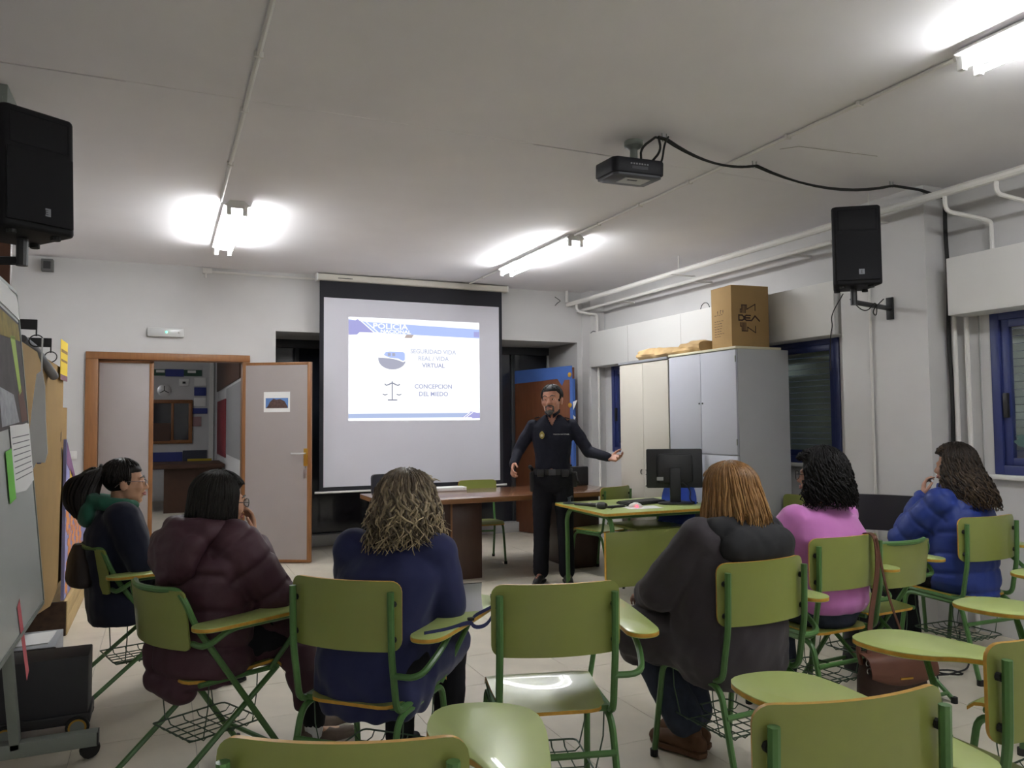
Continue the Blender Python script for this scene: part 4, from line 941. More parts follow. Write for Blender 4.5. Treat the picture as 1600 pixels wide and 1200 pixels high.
hsheet('paper_figure', 4.50, -.635, 4.46, -.52, [(0, 1.32), (.1, 1.26), (.25, 1.235), (.45, 1.21), (.55, 1.24), (.9, 1.24), (1.0, 1.29), (.9, 1.45), (.84, 1.62), (.72, 1.70), (.5, 1.68), (.36, 1.52), (.28, 1.40)], PAPER, 'white torn paper figure with a yellow stripe hanging on the cardboard', 'paper figure', .002, extra=[('hanging_tab', [(.66, 1.69), (.72, 1.69), (.72, 1.86), (.66, 1.86)], PAPER), ('yellow_stripe', [(.58, 1.27), (.76, 1.27), (.74, 1.50), (.62, 1.51)], mat('yellow_marker', srgb(214, 206, 30), .7)), ('blue_end', [(.58, 1.235), (.74, 1.235), (.76, 1.27), (.58, 1.27)], NAVY), ('red_mark', [(.46, 1.56), (.56, 1.54), (.60, 1.63), (.52, 1.64)], mat('red_marker', srgb(190, 70, 80), .7))])
# mural on a wooden plinth
mp = thing('mural_panel', 'slanted painted panel of orange and lilac interlocking figures', 'painted panel')
MY0, MY1, MX = 6.1, 8.3, -.60
mur = [(MY0, .24), (MY1, .24), (MY1, .30), (MY0, 1.33)]
YM = Matrix(((0, 0, 1, MX), (1, 0, 0, 0), (0, 1, 0, 0), (0, 0, 0, 1)))
LIL = mat('mural_lilac', srgb(138, 138, 184), .8); ORG = mat('mural_orange', srgb(214, 140, 84), .8); YEL = mat('mural_yellow', srgb(214, 176, 70), .8); PUR = mat('mural_purple', srgb(118, 80, 118), .8)
MB().prism(mur, -.02, 0, YM).build('board', LIL, mp, smooth=0)
def inpoly(p):
    c = False; n = len(mur)
    for i in range(n):
        a, b = mur[i], mur[i-1]
        if (a[1] > p[1]) != (b[1] > p[1]) and p[0] < (b[0]-a[0])*(p[1]-a[1])/(b[1]-a[1])+a[0]: c = not c
    return c
fig = [(-.09, -.12), (-.03, -.10), (0, -.16), (.05, -.15), (.04, -.06), (.10, -.08), (.12, -.02), (.05, .01), (.07, .07), (.13, .10), (.10, .15), (.03, .10), (.0, .17), (-.06, .16), (-.04, .07), (-.11, .09), (-.13, .03), (-.06, .0), (-.10, -.05)]
n_ = 0
for iy in range(9):
    for iz in range(6):
        c = (6.24+iy*.26+(iz % 2)*.13, .36+iz*.21)
        pts = [(c[0]+p[0]*.95, c[1]+p[1]*.75) for p in fig]
        if all(inpoly(p) for p in pts):
            MB().prism(pts, .0003, .0022, YM).build('painted_figure', YEL if c[1] > .88 else ORG, mp, smooth=0); n_ += 1
MB().prism([(6.52, 1.12), (6.12, 1.31), (6.12, 1.16), (6.40, 1.08), (6.60, .98), (6.74, 1.02)], .0003, .0022, YM).build('purple_corner', PUR, mp, smooth=0)
PLW = mat('raw_plank', srgb(190, 164, 116), .7, noise=.1, nscale=6, stretch=(6, .6, 6))
pl = thing('wooden_plinth', 'low plinth of pale planks along the left wall', 'plinth')
bx((-1.3, 6.12, 0), (-.60, 8.28, .225)).build('core', PLW, pl)
for i, (z0, z1) in enumerate(((.005, .115), (.12, .235))): bx((-.60, 6.1, z0), (-.578, 8.3, z1)).build('plank', PLW, pl, bevel=.002)
bx((-1.3, 6.095, .002), (-.585, 6.12, .23)).build('end_board', mat('dark_bark', srgb(70, 52, 40), .9, noise=.3, nscale=20), pl)
# black flight-case trolley
tr = thing('black_trolley', 'black amplifier box on wheels behind the white board stand', 'trolley')
bx((-.68, 4.12, .10), (-.30, 4.34, .36)).build('case', mat('black_tolex', (.03, .03, .035), .6, bump=.2, bscale=300), tr, bevel=.006)
bx((-.69, 4.11, .06), (-.29, 4.35, .105)).build('base', BLACKP, tr, bevel=.004)
for x in (-.34, -.62):
    for y in (4.105, 4.355):
        wm = Matrix.Translation((x, y, .05)) @ Matrix.Rotation(PI/2, 4, 'X')
        w_ = MB().lathe([(0, -.013), (.048, -.013), (.05, 0), (.048, .013), (0, .013)], 18, wm, cap=False).build('wheel', BLACKR, tr)
        MB().lathe([(.030, -.0145), (.038, -.0145), (.038, .0145), (.030, .0145)], 18, wm, cap=False).build('rim', BRASS, w_)
        MB().lathe([(0, -.0142), (.03, -.0142), (.03, .0142), (0, .0142)], 18, wm, cap=False).build('hub', GREYM, w_)
tag(bx((-.95, 4.62, 0), (-.72, 4.67, 2.36)).build('wooden_post', mat('red_brown_wood', srgb(96, 62, 46), .5, noise=.1, nscale=6, stretch=(5, 5, .5)), bevel=.006), 'reddish brown wooden post standing behind the white board', 'post')
tag(MB().prism([(-.78, 4.95), (-.56, 4.98), (-.55, 5.25), (-.8, 5.2)], .23, .236, None).build('paper_sheet', PAPER, smooth=0), 'white sheet lying on the carton under the white board', 'paper')
cr = thing('carton', 'low grey carton on the floor behind the white board post', 'carton')
bx((-.84, 4.9, 0), (-.52, 5.3, .23)).build('body', mat('grey_carton', (.3, .31, .33), .8), cr, bevel=.003); bx((-.84, 4.9, .2), (-.515, 4.905, .225)).build('tape', BLACKP, cr)
# ================================================================== PEOPLE
V = Vector
class Prim(MB):
    def cap(s, p, q, r1, r2, n=12, flat=1.0, side=None):
        """tapered capsule; flat squashes it along the direction 'side'"""
        p = V(p); q = V(q); d = q-p; L = max(d.length, 1e-5); d = d/L
        if side is not None:
            a = V(side); a = (a-d*a.dot(d)).normalized()
        else: a = d.orthogonal().normalized()
        b = d.cross(a); vs = []; rows = []
        for k in range(5): t = -PI/2+k*PI/10; rows.append((p+d*(r1*math.sin(t)), max(r1*math.cos(t), 1e-4)))
        for k in range(5): t = k*PI/8; rows.append((q+d*(r2*math.sin(t)), max(r2*math.cos(t), 1e-4)))
        for c, r in rows:
            for j in range(n):
                w_ = 2*PI*j/n; vs.append(c+a*(r*flat*math.cos(w_))+b*(r*math.sin(w_)))
        fs = [(i*n+j, i*n+(j+1) % n, (i+1)*n+(j+1) % n, (i+1)*n+j) for i in range(len(rows)-1) for j in range(n)]
        fs += [tuple(range(n-1, -1, -1)), tuple(range((len(rows)-1)*n, len(rows)*n))]
        return s.add(vs, fs)
    def chain(s, pts, rs, **k):
        for i in range(len(pts)-1): s.cap(pts[i], pts[i+1], rs[i], rs[i+1], **k)
        return s
    def ell(s, c, r, M=None, n=16, m=10):
        vs = []; fs = []; c = V(c)
        for i in range(1, m):
            t = PI*i/m
            for j in range(n):
                a = 2*PI*j/n; vs.append(c+V((r[0]*math.sin(t)*math.cos(a), r[1]*math.sin(t)*math.sin(a), r[2]*math.cos(t))))
        top = len(vs); vs += [c+V((0, 0, r[2])), c-V((0, 0, r[2]))]
        for i in range(m-2):
            for j in range(n): fs.append((i*n+j, (i+1)*n+j, (i+1)*n+(j+1) % n, i*n+(j+1) % n))
        for j in range(n): fs += [(top, j, (j+1) % n), (top+1, (m-2)*n+(j+1) % n, (m-2)*n+j)]
        if M: vs = [M @ p for p in vs]
        return s.add(vs, fs)
    def loft(s, rings, n=20, p=2.4, M=None):
        """rings: (cx,cy,cz,rx,ry) horizontal super-ellipses"""
        vs = []; fs = []
        for (cx, cy, cz, rx, ry) in rings:
            for j in range(n):
                a = 2*PI*j/n; c, q = math.cos(a), math.sin(a)
                vs.append(V((cx+rx*math.copysign(abs(c)**(2/p), c), cy+ry*math.copysign(abs(q)**(2/p), q), cz)))
        k = len(rings)
        for i in range(k-1):
            for j in range(n): fs.append((i*n+j, i*n+(j+1) % n, (i+1)*n+(j+1) % n, (i+1)*n+j))
        fs += [tuple(range(n-1, -1, -1)), tuple(range((k-1)*n, k*n))]
        if M: vs = [M @ p_ for p_ in vs]
        return s.add(vs, fs)
def melt(mb, name, m, parent, voxel=.01, it=4, post=None):
    """fuse overlapping primitives into one continuous skin"""
    me = bpy.data.meshes.new('raw'); me.from_pydata(mb.v, [], mb.f)
    bm = bmesh.new(); bm.from_mesh(me); bmesh.ops.recalc_face_normals(bm, faces=bm.faces); bm.to_mesh(me); bm.free()
    t = bpy.data.objects.new('raw', me); COL.objects.link(t)
    r = t.modifiers.new('r', 'REMESH'); r.mode = 'VOXEL'; r.voxel_size = voxel
    if it: sm = t.modifiers.new('s', 'SMOOTH'); sm.iterations = it; sm.factor = .5
    out = bpy.data.meshes.new_from_object(t.evaluated_get(bpy.context.evaluated_depsgraph_get()))
    bpy.data.objects.remove(t); bpy.data.meshes.remove(me)
    if post:
        n = len(out.vertices); co = np.empty(n*3, 'f'); no = np.empty(n*3, 'f')
        out.vertices.foreach_get('co', co); out.vertices.foreach_get('normal', no)
        co = post(co.reshape(-1, 3), no.reshape(-1, 3)); out.vertices.foreach_set('co', np.ascontiguousarray(co, 'f').ravel())
    out.polygons.foreach_set('use_smooth', [True]*len(out.polygons)); out.update()
    out.name = name; out.materials.clear(); out.materials.append(m)
    o = bpy.data.objects.new(name, out); COL.objects.link(o); o.parent = parent
    return o
def fbm(P, sc, seed=0, octs=2):
    """smooth pseudo-noise from sine sums, vectorised"""
    rs = np.random.RandomState(seed); out = np.zeros(len(P)); amp = 1.0
    for o_ in range(octs):
        for k in range(5):
            d = rs.normal(size=3); d /= np.linalg.norm(d); ph = rs.rand()*7; w_ = rs.normal(size=3)*.8
            out += amp*np.sin(P @ d*sc*(1+.3*rs.rand())+ph+1.3*np.sin(P @ w_*sc*.6+ph*2))/5
        sc *= 2.1; amp *= .5
    return out
def cloth_post(amp=.006, sc=14, seed=0, seams=None, segs=None, seam_d=.010, seam_w=.014, zmin=None):
    """wrinkles and (for padded coats) quilting seams measured along the nearest bone"""
    def f(co, no):
        P = co.astype('d'); d = amp*(.6*fbm(P, sc*1.1, seed)+fbm(P, sc*3.6, seed+1, 2)*(.55+.45*fbm(P, 6, seed+2, 1)))
        if seams and segs:
            best = np.full(len(P), 1e9); sv = np.zeros(len(P))
            for (a, b, s0, bias) in segs:
                a = np.array(a); b = np.array(b); ab = b-a; L = np.linalg.norm(ab)
                t = np.clip((P-a) @ ab/L**2, -.35, 1.35); dist = np.linalg.norm(P-(a+np.clip(t, 0, 1)[:, None]*ab), axis=1)*bias
                k = dist < best; best[k] = dist[k]; sv[k] = (s0+t*L)[k]
            sv += .012*fbm(P, 5, seed+3, 1)
            ph = (sv/seams) % 1.0; dd = np.minimum(ph, 1-ph)*seams
            d = d-seam_d*np.exp(-(dd/seam_w)**2)+seam_d*.4*(dd/(seams/2))
        q = P+no*d[:, None]
        if zmin is not None: q[:, 2] = np.maximum(q[:, 2], zmin)
        return q
    return f
SKINS = {}
def skin(c, nm): return mat('skin_'+nm, c, .5, spec=.35, noise=.06, nscale=14)
def hand(pr, W, d, n, side, curl=(.35, .5, .4), spread=.05, sc=1.0, fan=None):
    """side +1 right, -1 left; d fingers, n the way the palm faces"""
    W = V(W); d = V(d).normalized(); n = V(n); n = (n-d*n.dot(d)).normalized(); t = d.cross(n)*side
    Ls = (.072, .080, .074, .058)
    for i in range(4):
        kx = (.030-.020*i)*sc; K = W+d*(.088-.004*abs(i-1))*sc+t*kx-n*.002
        pr.cap(W+t*(.016-.011*i)*sc, K, .0175*sc, .0125*sc, n=8)
        ang = 0; p = K; dd = (d+t*spread*(1.5-i)).normalized()
        ls = (.45, .31, .24)
        for j in range(3):
            ang += curl[j]*(1+.12*i); q = p+(dd*math.cos(ang)+n*math.sin(ang))*Ls[i]*ls[j]*sc
            pr.cap(p, q, (.0098-.0009*j)*sc, (.0090-.0010*j)*sc, n=8); p = q
    p = W+d*.018*sc+t*.024*sc+n*.004; dirs = ((t*.75+d*.6+n*.25), (t*.35+d*.85+n*.35), (t*.05+d*.9+n*.4)); ls = (.040, .034, .028)
    for j in range(3):
        q = p+V(dirs[j]).normalized()*ls[j]*sc; pr.cap(p, q, (.0145-.002*j)*sc, (.0125-.002*j)*sc, n=8); p = q
def head_prims(pr, M, sc=1.0, male=False):
    E = lambda c, r: pr.ell(c, r, M)
    E((0, -.014, .036), (.074, .092, .083)); E((0, .022, -.025), (.064, .066, .086)); E((0, .022, .036), (.060, .052, .056))
    E((0, .038, -.068), (.047 if not male else .052, .045, .04)); E((0, .066, -.097), (.021, .019, .017))
    E((0, .073, .020), (.050, .018, .012))
    for s in (-1, 1):
        E((s*.036, .060, -.025), (.024, .026, .026)); E((s*.076, -.006, -.012), (.010, .020, .032)); E((s*.080, -.012, .002), (.009, .016, .018))
        E((s*.042, .022, -.062), (.018, .032, .028))
        pr.cap(M @ V((s*.018, .084, .004)), M @ V((s*.046, .074, .004)), .005, .005, n=8)
    pr.cap(M @ V((0, .080, .012)), M @ V((0, .104, -.030)), .008, .0125, n=10)
    for s in (-1, 1): E((s*.011, .094, -.034), (.009, .011, .008))
    E((0, .086, -.058), (.022, .011, .0075)); E((0, .083, -.070), (.019, .011, .008))
def eyes_lips(root, M, lip, iris=(.03, .02, .012)):
    WH = mat('eye_white', (.6, .58, .55), .25); IR = mat('iris', iris, .2)
    for s in (-1, 1):
        e = Prim().ell((s*.031, .0715, .002), (.0105, .0115, .0068), M, 12, 8).build('eye', WH, root, smooth=60)
        Prim().ell((s*.030, .0805, .002), (.0052, .004, .0056), M, 10, 6).build('iris', IR, e, smooth=60)
    mb = MB()
    for z, r in ((-.0575, .0045), (-.0675, .0055)):
        mb.tube([M @ V(p) for p in ((-.022, .083, -.062), (-.011, .0955, z+.001), (0, .0985, z), (.011, .0955, z+.001), (.022, .083, -.062))], [.0018, r, r, r, .0018], 6)
    mb.build('lips', lip, root, smooth=60)
def brows(root, M, m):
    for s in (-1, 1): MB().tube([M @ V(p) for p in ((s*.012, .0915, .024), (s*.03, .089, .031), (s*.050, .072, .024))], [.003, .0042, .002], 6).build('eyebrow', m, root, smooth=60)
def glasses(root, M, m, round_=False):
    g = MB()
    for s in (-1, 1):
        rx, rz = (.024, .024) if round_ else (.026, .018)
        g.tube([M @ V((s*.033+rx*math.cos(a), .104-.006*abs(math.cos(a)), .0+rz*math.sin(a))) for a in [i*PI/9 for i in range(18)]], .0019, 5, closed=True)
        g.tube([M @ V(p) for p in ((s*.059, .099, .005), (s*.072, .09, .007), (s*.080, .02, .008), (s*.083, -.02, .004), (s*.08, -.045, -.02))], .0018, 5)
    g.tube([M @ V(p) for p in ((-.009, .104, .004), (0, .109, .008), (.009, .104, .004))], .0018, 5)
    fr = g.build('glasses', m, root, smooth=60)
    LN = MATS.get('spectacle_lens') or thin_glass('spectacle_lens')
    for s in (-1, 1):
        MB().lathe([(.0, 0), (.9, 0), (.9, .04), (0, .04)], 14, M @ Matrix.Translation((s*.033, .1005, 0)) @ Matrix.Rotation(-PI/2, 4, 'X') @ Matrix.Diagonal((.024, .017 if not round_ else .023, .02, 1)), cap=False).build('lens', LN, fr)
def hair_locks(root, M, col, n=260, zend=-.12, flare=lambda z: 1.0, wave=.10, freq=9, curl=0, rad=.0075, phimax=2.0, seed=1, tips=None, R=(.086, .104, .098), c=(0, -.016, .034), jit=.03, zjit=.03, cap_front=.072, name='hair', part=0.0, segs=14, capcol=None, rough=.42, endcurl=0, shift=None):
    rs = random.Random(seed); vs = []; fs = []; cols = []
    c = V(c)
    def lock(P, rr, c0, c1, ns=5):
        o = len(vs); mb = MB().tube(P, rr, ns); vs.extend(mb.v); fs.extend([tuple(i+o for i in f) for f in mb.f])
        k = len(P)
        for i in range(k):
            t = i/(k-1); cc = [c0[j]*(1-t)+c1[j]*t for j in range(3)]
            cols.extend([cc]*ns)
    # scalp cap
    nc, mcap = 28, 14; o = len(vs)
    base = capcol or col
    for i in range(mcap+1):
        t = .02+(PI*.80)*i/mcap
        for j in range(nc):
            a = 2*PI*j/nc; x = math.sin(t)*math.sin(a); y = -math.sin(t)*math.cos(a); z = math.cos(t)
            p = V((x*R[0]*.97, y*R[1]*.97, z*R[2]*.97))
            zz = p.z+c.z
            if p.y+c.y > .03 and zz < cap_front: p *= .80
            if zz < -.01: p.x *= .93
            vs.append(tuple(M @ (p+c))); cols.append([base[q]*.8 for q in range(3)])
    for i in range(mcap):
        for j in range(nc): fs.append((o+i*nc+j, o+i*nc+(j+1) % nc, o+(i+1)*nc+(j+1) % nc, o+(i+1)*nc+j))
    fs.append(tuple(o+j for j in range(nc)))
    for L in range(n):
        front = rs.random() < .16
        phi0 = rs.uniform(-phimax, phimax) if not front else rs.choice((-1, 1))*rs.uniform(phimax*.75, 2.75)
        zs = R[2]*rs.uniform(.55, .995); ze = zend+rs.uniform(-zjit, zjit)
        if front: ze = max(ze, rs.uniform(.045, .075)) if abs(phi0) > phimax+.1 else ze
        lay = rs.uniform(.93, 1.05); p1, p2 = rs.uniform(0, 6.28), rs.uniform(0, 6.28)
        f = freq*rs.uniform(.75, 1.3); A = wave*rs.uniform(.4, 1.3); drift = rs.uniform(-.25, .25)
        sh = rs.uniform(.72, 1.18); P = []; rr = []
        for i in range(segs+1):
            t = i/segs; z = zs+(ze-zs)*t
            zz = z
            rho = math.sqrt(max(0.0, 1-(zz/R[2])**2)) if zz > 0 else flare(zz)
            g = min(1, t*1.6)
            ph = phi0+drift*t*.5+A*g*math.sin(f*t+p1)*(.6 if zz > 0 else 1.0)
            rad_ = rho*lay+jit*g*math.sin(f*.7*t+p2)
            if curl:
                ph += curl*g*math.sin(f*3*t+p1)/max(.4, rho); rad_ += curl*g*math.cos(f*3*t+p1)
            if endcurl and t > .7: rad_ += endcurl*((t-.7)/.3)**2*math.sin(p2); ph += endcurl*1.5*((t-.7)/.3)**2*math.cos(p1)
            p = c+V((R[0]*rad_*math.sin(ph), -R[1]*rad_*math.cos(ph), zz+(curl*.12*math.sin(f*3*t+p2) if curl else 0)))
            if shift: p = shift(p)
            P.append(M @ p); rr.append(rad*(1.0 if t < .6 else 1.0-.75*((t-.6)/.4))*(.55+.45*min(1, t*4)))
        tc = tips if (tips and rs.random() < .55) else col
        lock(P, rr, [col[q]*sh*.9 for q in range(3)], [tc[q]*sh for q in range(3)])
    me = bpy.data.meshes.new(name); me.from_pydata(vs, [], fs)
    at = me.color_attributes.new('Col', 'FLOAT_COLOR', 'POINT')
    at.data.foreach_set('color', np.array([(*q, 1) for q in cols], 'f').ravel())
    me.polygons.foreach_set('use_smooth', [True]*len(me.polygons))
    m = mat('hair_strands_%.2f' % rough, (.1, .1, .1), rough, spec=.22, vcol=True, noise=.25, nscale=60, stretch=(1, 1, .15)); me.materials.append(m)
    ob = bpy.data.objects.new(name, me); COL.objects.link(ob); ob.parent = root
    return ob
def headM(pos, yaw=0, pitch=0, roll=0, sc=.97):
    return Matrix.Translation(V(pos)) @ Matrix.Rotation(math.radians(yaw), 4, 'Z') @ Matrix.Rotation(math.radians(pitch), 4, 'X') @ Matrix.Rotation(math.radians(roll), 4, 'Y') @ Matrix.Scale(sc, 4)
def shoe(root, ank, toe, m, sole_m, boot=0, seed=0, knee=None):
    ank = V(ank); toe = V(toe); f = V((toe.x-ank.x, toe.y-ank.y, 0)).normalized(); heel = V((ank.x, ank.y, 0))-f*.035
    zb = toe.z-.045; sd = V((-f.y, f.x, 0))
    p = Prim()
    p.cap(heel+V((0, 0, zb+.052)), heel+f*.10+V((0, 0, zb+.05)), .036, .040, side=sd); p.cap(heel+f*.10+V((0, 0, zb+.05)), heel+f*.215+V((0, 0, zb+.036)), .041, .032)
    p.cap(heel+f*.03+V((0, 0, zb+.06)), V((ank.x, ank.y, ank.z+.015)), .038, .036)
    up_ = (V(knee)-ank).normalized() if knee else V((0, 0, 1))
    if boot: p.cap(ank, ank+up_*boot, .044, .050)
    o = melt(p, 'shoe', m, root, .009, 3, cloth_post(.003, 30, seed))
    sl = [(-.035, .0), (-.02, .036), (.06, .036), (.15, .045), (.21, .038), (.25, .0), (.21, -.038), (.15, -.043), (.06, -.034), (-.02, -.034)]
    Ms = planeM(heel+V((0, 0, zb+.004)), f, sd)
    MB().prism(sl, 0, .022, Ms).build('sole', sole_m, o, bevel=.004)
    return o
def person(label, loc, rz, J, skinm, voxel=.0065):
    r = thing('person', label, 'person', loc, math.radians(rz), 'people in the room')
    pr = Prim()
    pel, wai, che, nek = V(J['pel']), V(J['wai']), V(J['che']), V(J['nek'])
    k = J.get('bulk', 1.0)
    pr.loft([(pel.x, pel.y, pel.z-.085, .12*k, .09*k), (pel.x, pel.y, pel.z, .165*k, .12*k), (wai.x, wai.y, wai.z, .135*k, .10*k), (che.x, che.y, che.z, .15*k, .108*k), ((che.x*.35+nek.x*.65), (che.y*.35+nek.y*.65), nek.z-.05, .14, .075), (nek.x, nek.y, nek.z+.0, .06, .055)])
    M = J['head']; hp = M @ V((0, -.02, -.05))
    pr.cap(nek-V((0, 0, .03)), hp, .054, .050); head_prims(pr, M, male=J.get('male', False))
    for s, q in ((1, 'R'), (-1, 'L')):
        sh, el, wr = V(J['sho'+q]), V(J['elb'+q]), V(J['wri'+q])
        pr.cap(sh.lerp(che, .3), sh, .055, .052); pr.chain([sh, el, wr], [.049, .038, .026])
        hd, hn, cu = J['hand'+q]; hand(pr, wr, hd, hn, s, cu, sc=J.get('hs', .93))
        hi, kn, an, to = V(J['hip'+q]), V(J['kne'+q]), V(J['ank'+q]), V(J['toe'+q])
        pr.chain([hi, kn, an], [.085*k, .056, .036]); pr.cap(an-V((0, 0, .02)), to, .034, .024)
    b = melt(pr, 'body', skinm, r, voxel, 3)
    return r, b
def sleeve(pr, J, q, r=(.075, .062, .050), cut=.93, flat=1):
    sh, el, wr = V(J['sho'+q]), V(J['elb'+q]), V(J['wri'+q]); w2 = el.lerp(wr, cut)
    pr.cap(sh.lerp(V(J['che']), .35), sh, r[0]*1.05, r[0]); pr.chain([sh, sh.lerp(el, .55), el, w2], [r[0], (r[0]+r[1])/2*1.04, r[1]*1.02, r[2]])
def trousers(root, J, m, r=(.10, .075, .062), seed=0, cut=.95, voxel=.011):
    pr = Prim(); pel = V(J['pel']); k = J.get('bulk', 1.0)
    pr.ell(pel-V((0, 0, .01)), (.185*k, .14*k, .115)); pr.ell(pel-V((0, 0, .07)), (.15*k, .125*k, .08))
    for q in 'RL':
        hi, kn, an = V(J['hip'+q]), V(J['kne'+q]), V(J['ank'+q]); pr.chain([hi, hi.lerp(kn, .6), kn, kn.lerp(an, cut)], [r[0]*k, r[0]*.92*k, r[1], r[2]])
    return melt(pr, 'trousers', m, root, voxel, 4, cloth_post(.004, 22, seed))
def seated(dx=0, lean=0, turn=0, hz_=1.12, fwd=0, side=0, bulk=1.0, sep=.11, kz=.52, ky=.43):
    """default seated joints, origin on the floor under the hips, facing +y"""
    J = dict(bulk=bulk)
    J['pel'] = (dx, 0, .55); J['wai'] = (dx+side*.35, -.03+fwd*.3, .70); J['che'] = (dx+side*.8, -.02+fwd*.75, .86); J['nek'] = (dx+side, .0+fwd, .99)
    for s, q in ((1, 'R'), (-1, 'L')):
        J['sho'+q] = (dx+side+s*.165, -.01+fwd*.95, .945); J['elb'+q] = (dx+side*.8+s*.23, .07+fwd, .72); J['wri'+q] = (dx+side*.5+s*.09, .27+fwd*.6, .70)
        J['hand'+q] = ((-s*.5, 1, -.1), (0, 0, -1), (.3, .35, .3))
        J['hip'+q] = (dx+s*.09, .03, .54); J['kne'+q] = (dx+s*sep, ky, kz); J['ank'+q] = (dx+s*sep, ky-.04, .09); J['toe'+q] = (dx+s*(sep+.015), ky+.12, .035)
    return J
def chair_pt(kx, off_y=.21, off_x=0.0):
    o = CH[kx]; a = o.rotation_euler[2]
    return (o.location.x-math.sin(a)*off_y+math.cos(a)*off_x, o.location.y+math.cos(a)*off_y+math.sin(a)*off_x, 0)
SK1 = skin(srgb(186, 142, 120), 'light'); SK2 = skin(srgb(196, 150, 122), 'warm'); LIP = mat('lip_rose', srgb(160, 96, 90), .45)
CLTH = dict(rough=.85, spec=.2, sheen=.15, bump=.25, bscale=500, bdist=.0006)
def arm_segs(J):
    out = [(J['pel'], J['nek'], 0, 1.0)]
    for q in 'RL': out += [(J['sho'+q], J['elb'+q], .3, 1.7), (J['elb'+q], J['wri'+q], .55, 1.7)]
    return out
BLKT = mat('black_trousers', (.012, .012, .015), .85, spec=.2); JEAN = mat('dark_jeans', srgb(40, 48, 66), .85, noise=.15, nscale=30); BRNB = mat('brown_suede_boot', srgb(92, 62, 40), .85, noise=.15, nscale=12)

# ---------------------------------------------------------------- A: woman with ponytail, navy jacket with green hood
J = seated(hz_=1.12, fwd=-.03); J['head'] = headM((.0, -.005, 1.118), -10, 0, 0, 1.0)
rA, _ = person('woman with a dark ponytail in a navy jacket with green hood, sitting by the door', chair_pt('A', .13), -80, J, SK2)
NAVJ = mat('navy_jacket', srgb(26, 29, 46), **CLTH)
pr = Prim().loft([(0, .0, .40, .20, .17), (0, -.0, .50, .225, .185), (0, -.03, .68, .205, .165), (0, -.045, .86, .205, .155), (0, -.04, .955, .175, .115), (0, -.035, 1.0, .10, .09)])
for q in 'RL': sleeve(pr, J, q, (.088, .072, .056))
melt(pr, 'jacket', NAVJ, rA, .011, 5, cloth_post(.009, 11, 4))
pr = Prim()
ringp = [(.125*math.sin(a), -.05-.115*math.cos(a), 1.028+.035*math.cos(a)*-1*-.4-.02*abs(math.sin(a))) for a in [(-2.3+i*4.6/10) for i in range(11)]]
pr.chain(ringp, [.028]+[.040]*9+[.028]); pr.ell((0, -.185, .965), (.11, .045, .075))
melt(pr, 'hood', mat('green_hood', srgb(40, 92, 74), **CLTH), rA, .01, 4, cloth_post(.004, 18, 2))
trousers(rA, J, BLKT, seed=1)
for q in 'RL': shoe(rA, J['ank'+q], J['toe'+q], BLKT, BLACKR, .06, knee=J['kne'+q])
MA = J['head']; DK = (.012, .009, .008)
h = hair_locks(rA, MA, DK, 520, zend=-.015, flare=lambda z: 1.0, wave=.03, rad=.0042, phimax=1.85, seed=4, zjit=.02, jit=.008, R=(.085, .104, .097), cap_front=.058)
pts0 = V((0, -.125, .055)); vs_ = []
rs = random.Random(5); mb = MB()
for i in range(120):
    a = rs.uniform(0, 6.28); rr_ = rs.random()**.5; P = []
    for t in [k/12 for k in range(13)]:
        wdt = .018+.075*math.sin(PI*min(1, t*.80+.08))*1.0; P.append(MA @ V((wdt*rr_*math.cos(a)+.010*math.sin(9*t+a), -.115-.075*math.sin(t*PI*.7)-.02+wdt*rr_*math.sin(a)*.9, .075+.03*math.sin(PI*t)*1-.27*t*(1-.06*rr_)+.008*math.sin(11*t+a*2))))
    mb.tube(P, [.004]+[.0085]*10+[.005, .002], 5)
mb.build('ponytail', mat('dark_hair', DK, .5, spec=.4, noise=.2, nscale=50), rA, smooth=60)
MB().tube([MA @ V((.024*math.cos(a), -.122+.006*math.sin(a), .072+.024*math.sin(a))) for a in [i*PI/8 for i in range(16)]], .007, 6, closed=True).build('hair_tie', BLACKR, rA)
eyes_lips(rA, MA, LIP); brows(rA, MA, mat('dark_hair', DK, .5)); glasses(rA, MA, mat('thin_metal_frame', (.25, .2, .2), .3, metal=.8))

# ---------------------------------------------------------------- B: burgundy padded coat
J = seated(fwd=.05, bulk=1.05)
J['elbR'] = (.215, .17, .735); J['wriR'] = (.05, .19, .935); J['handR'] = ((-.12, .0, 1), (-.3, -1, 0), (.25, .4, .3))
J['elbL'] = (-.22, .12, .73); J['wriL'] = (.13, .24, .735); J['handL'] = ((1, .12, -.05), (0, 0, -1), (.25, .3, .3))
J['kneR'] = (.13, .44, .50); J['ankR'] = (.16, .43, .09); J['toeR'] = (.20, .58, .045); J['kneL'] = (-.02, .44, .51); J['ankL'] = (.03, .52, .09); J['toeL'] = (.05, .67, .045)
J['head'] = headM((.02, .06, 1.10), -10, -4, 4)
rB, _ = person('woman in a long burgundy padded coat with a short dark bob, hand at her chin', chair_pt('B', .18), -62, J, SK2)
BURG = mat('burgundy_nylon', srgb(72, 44, 54), .55, spec=.35, noise=.05, nscale=5, bump=.15, bscale=250)
pr = Prim().loft([(0, .0, .40, .19, .17), (0, .0, .47, .215, .175), (0, .005, .60, .215, .165), (0, -.0, .74, .215, .155), (.0, .015, .87, .225, .16), (.0, .035, .96, .175, .12), (0, .05, 1.01, .10, .085)])
for q in 'RL': sleeve(pr, J, q, (.098, .088, .060), .9)
pr.chain([(.13, .18, .52), (.17, .32, .50), (.185, .36, .33), (.18, .35, .235)], [.11, .10, .085, .05], flat=.55, side=(1, 0, 0))
pr.chain([(-.12, .15, .52), (-.13, .32, .50)], [.11, .10])
pr.chain([(-.15, -.1, .5), (-.13, -.12, .40), (.05, -.12, .385)], [.07, .06, .06])
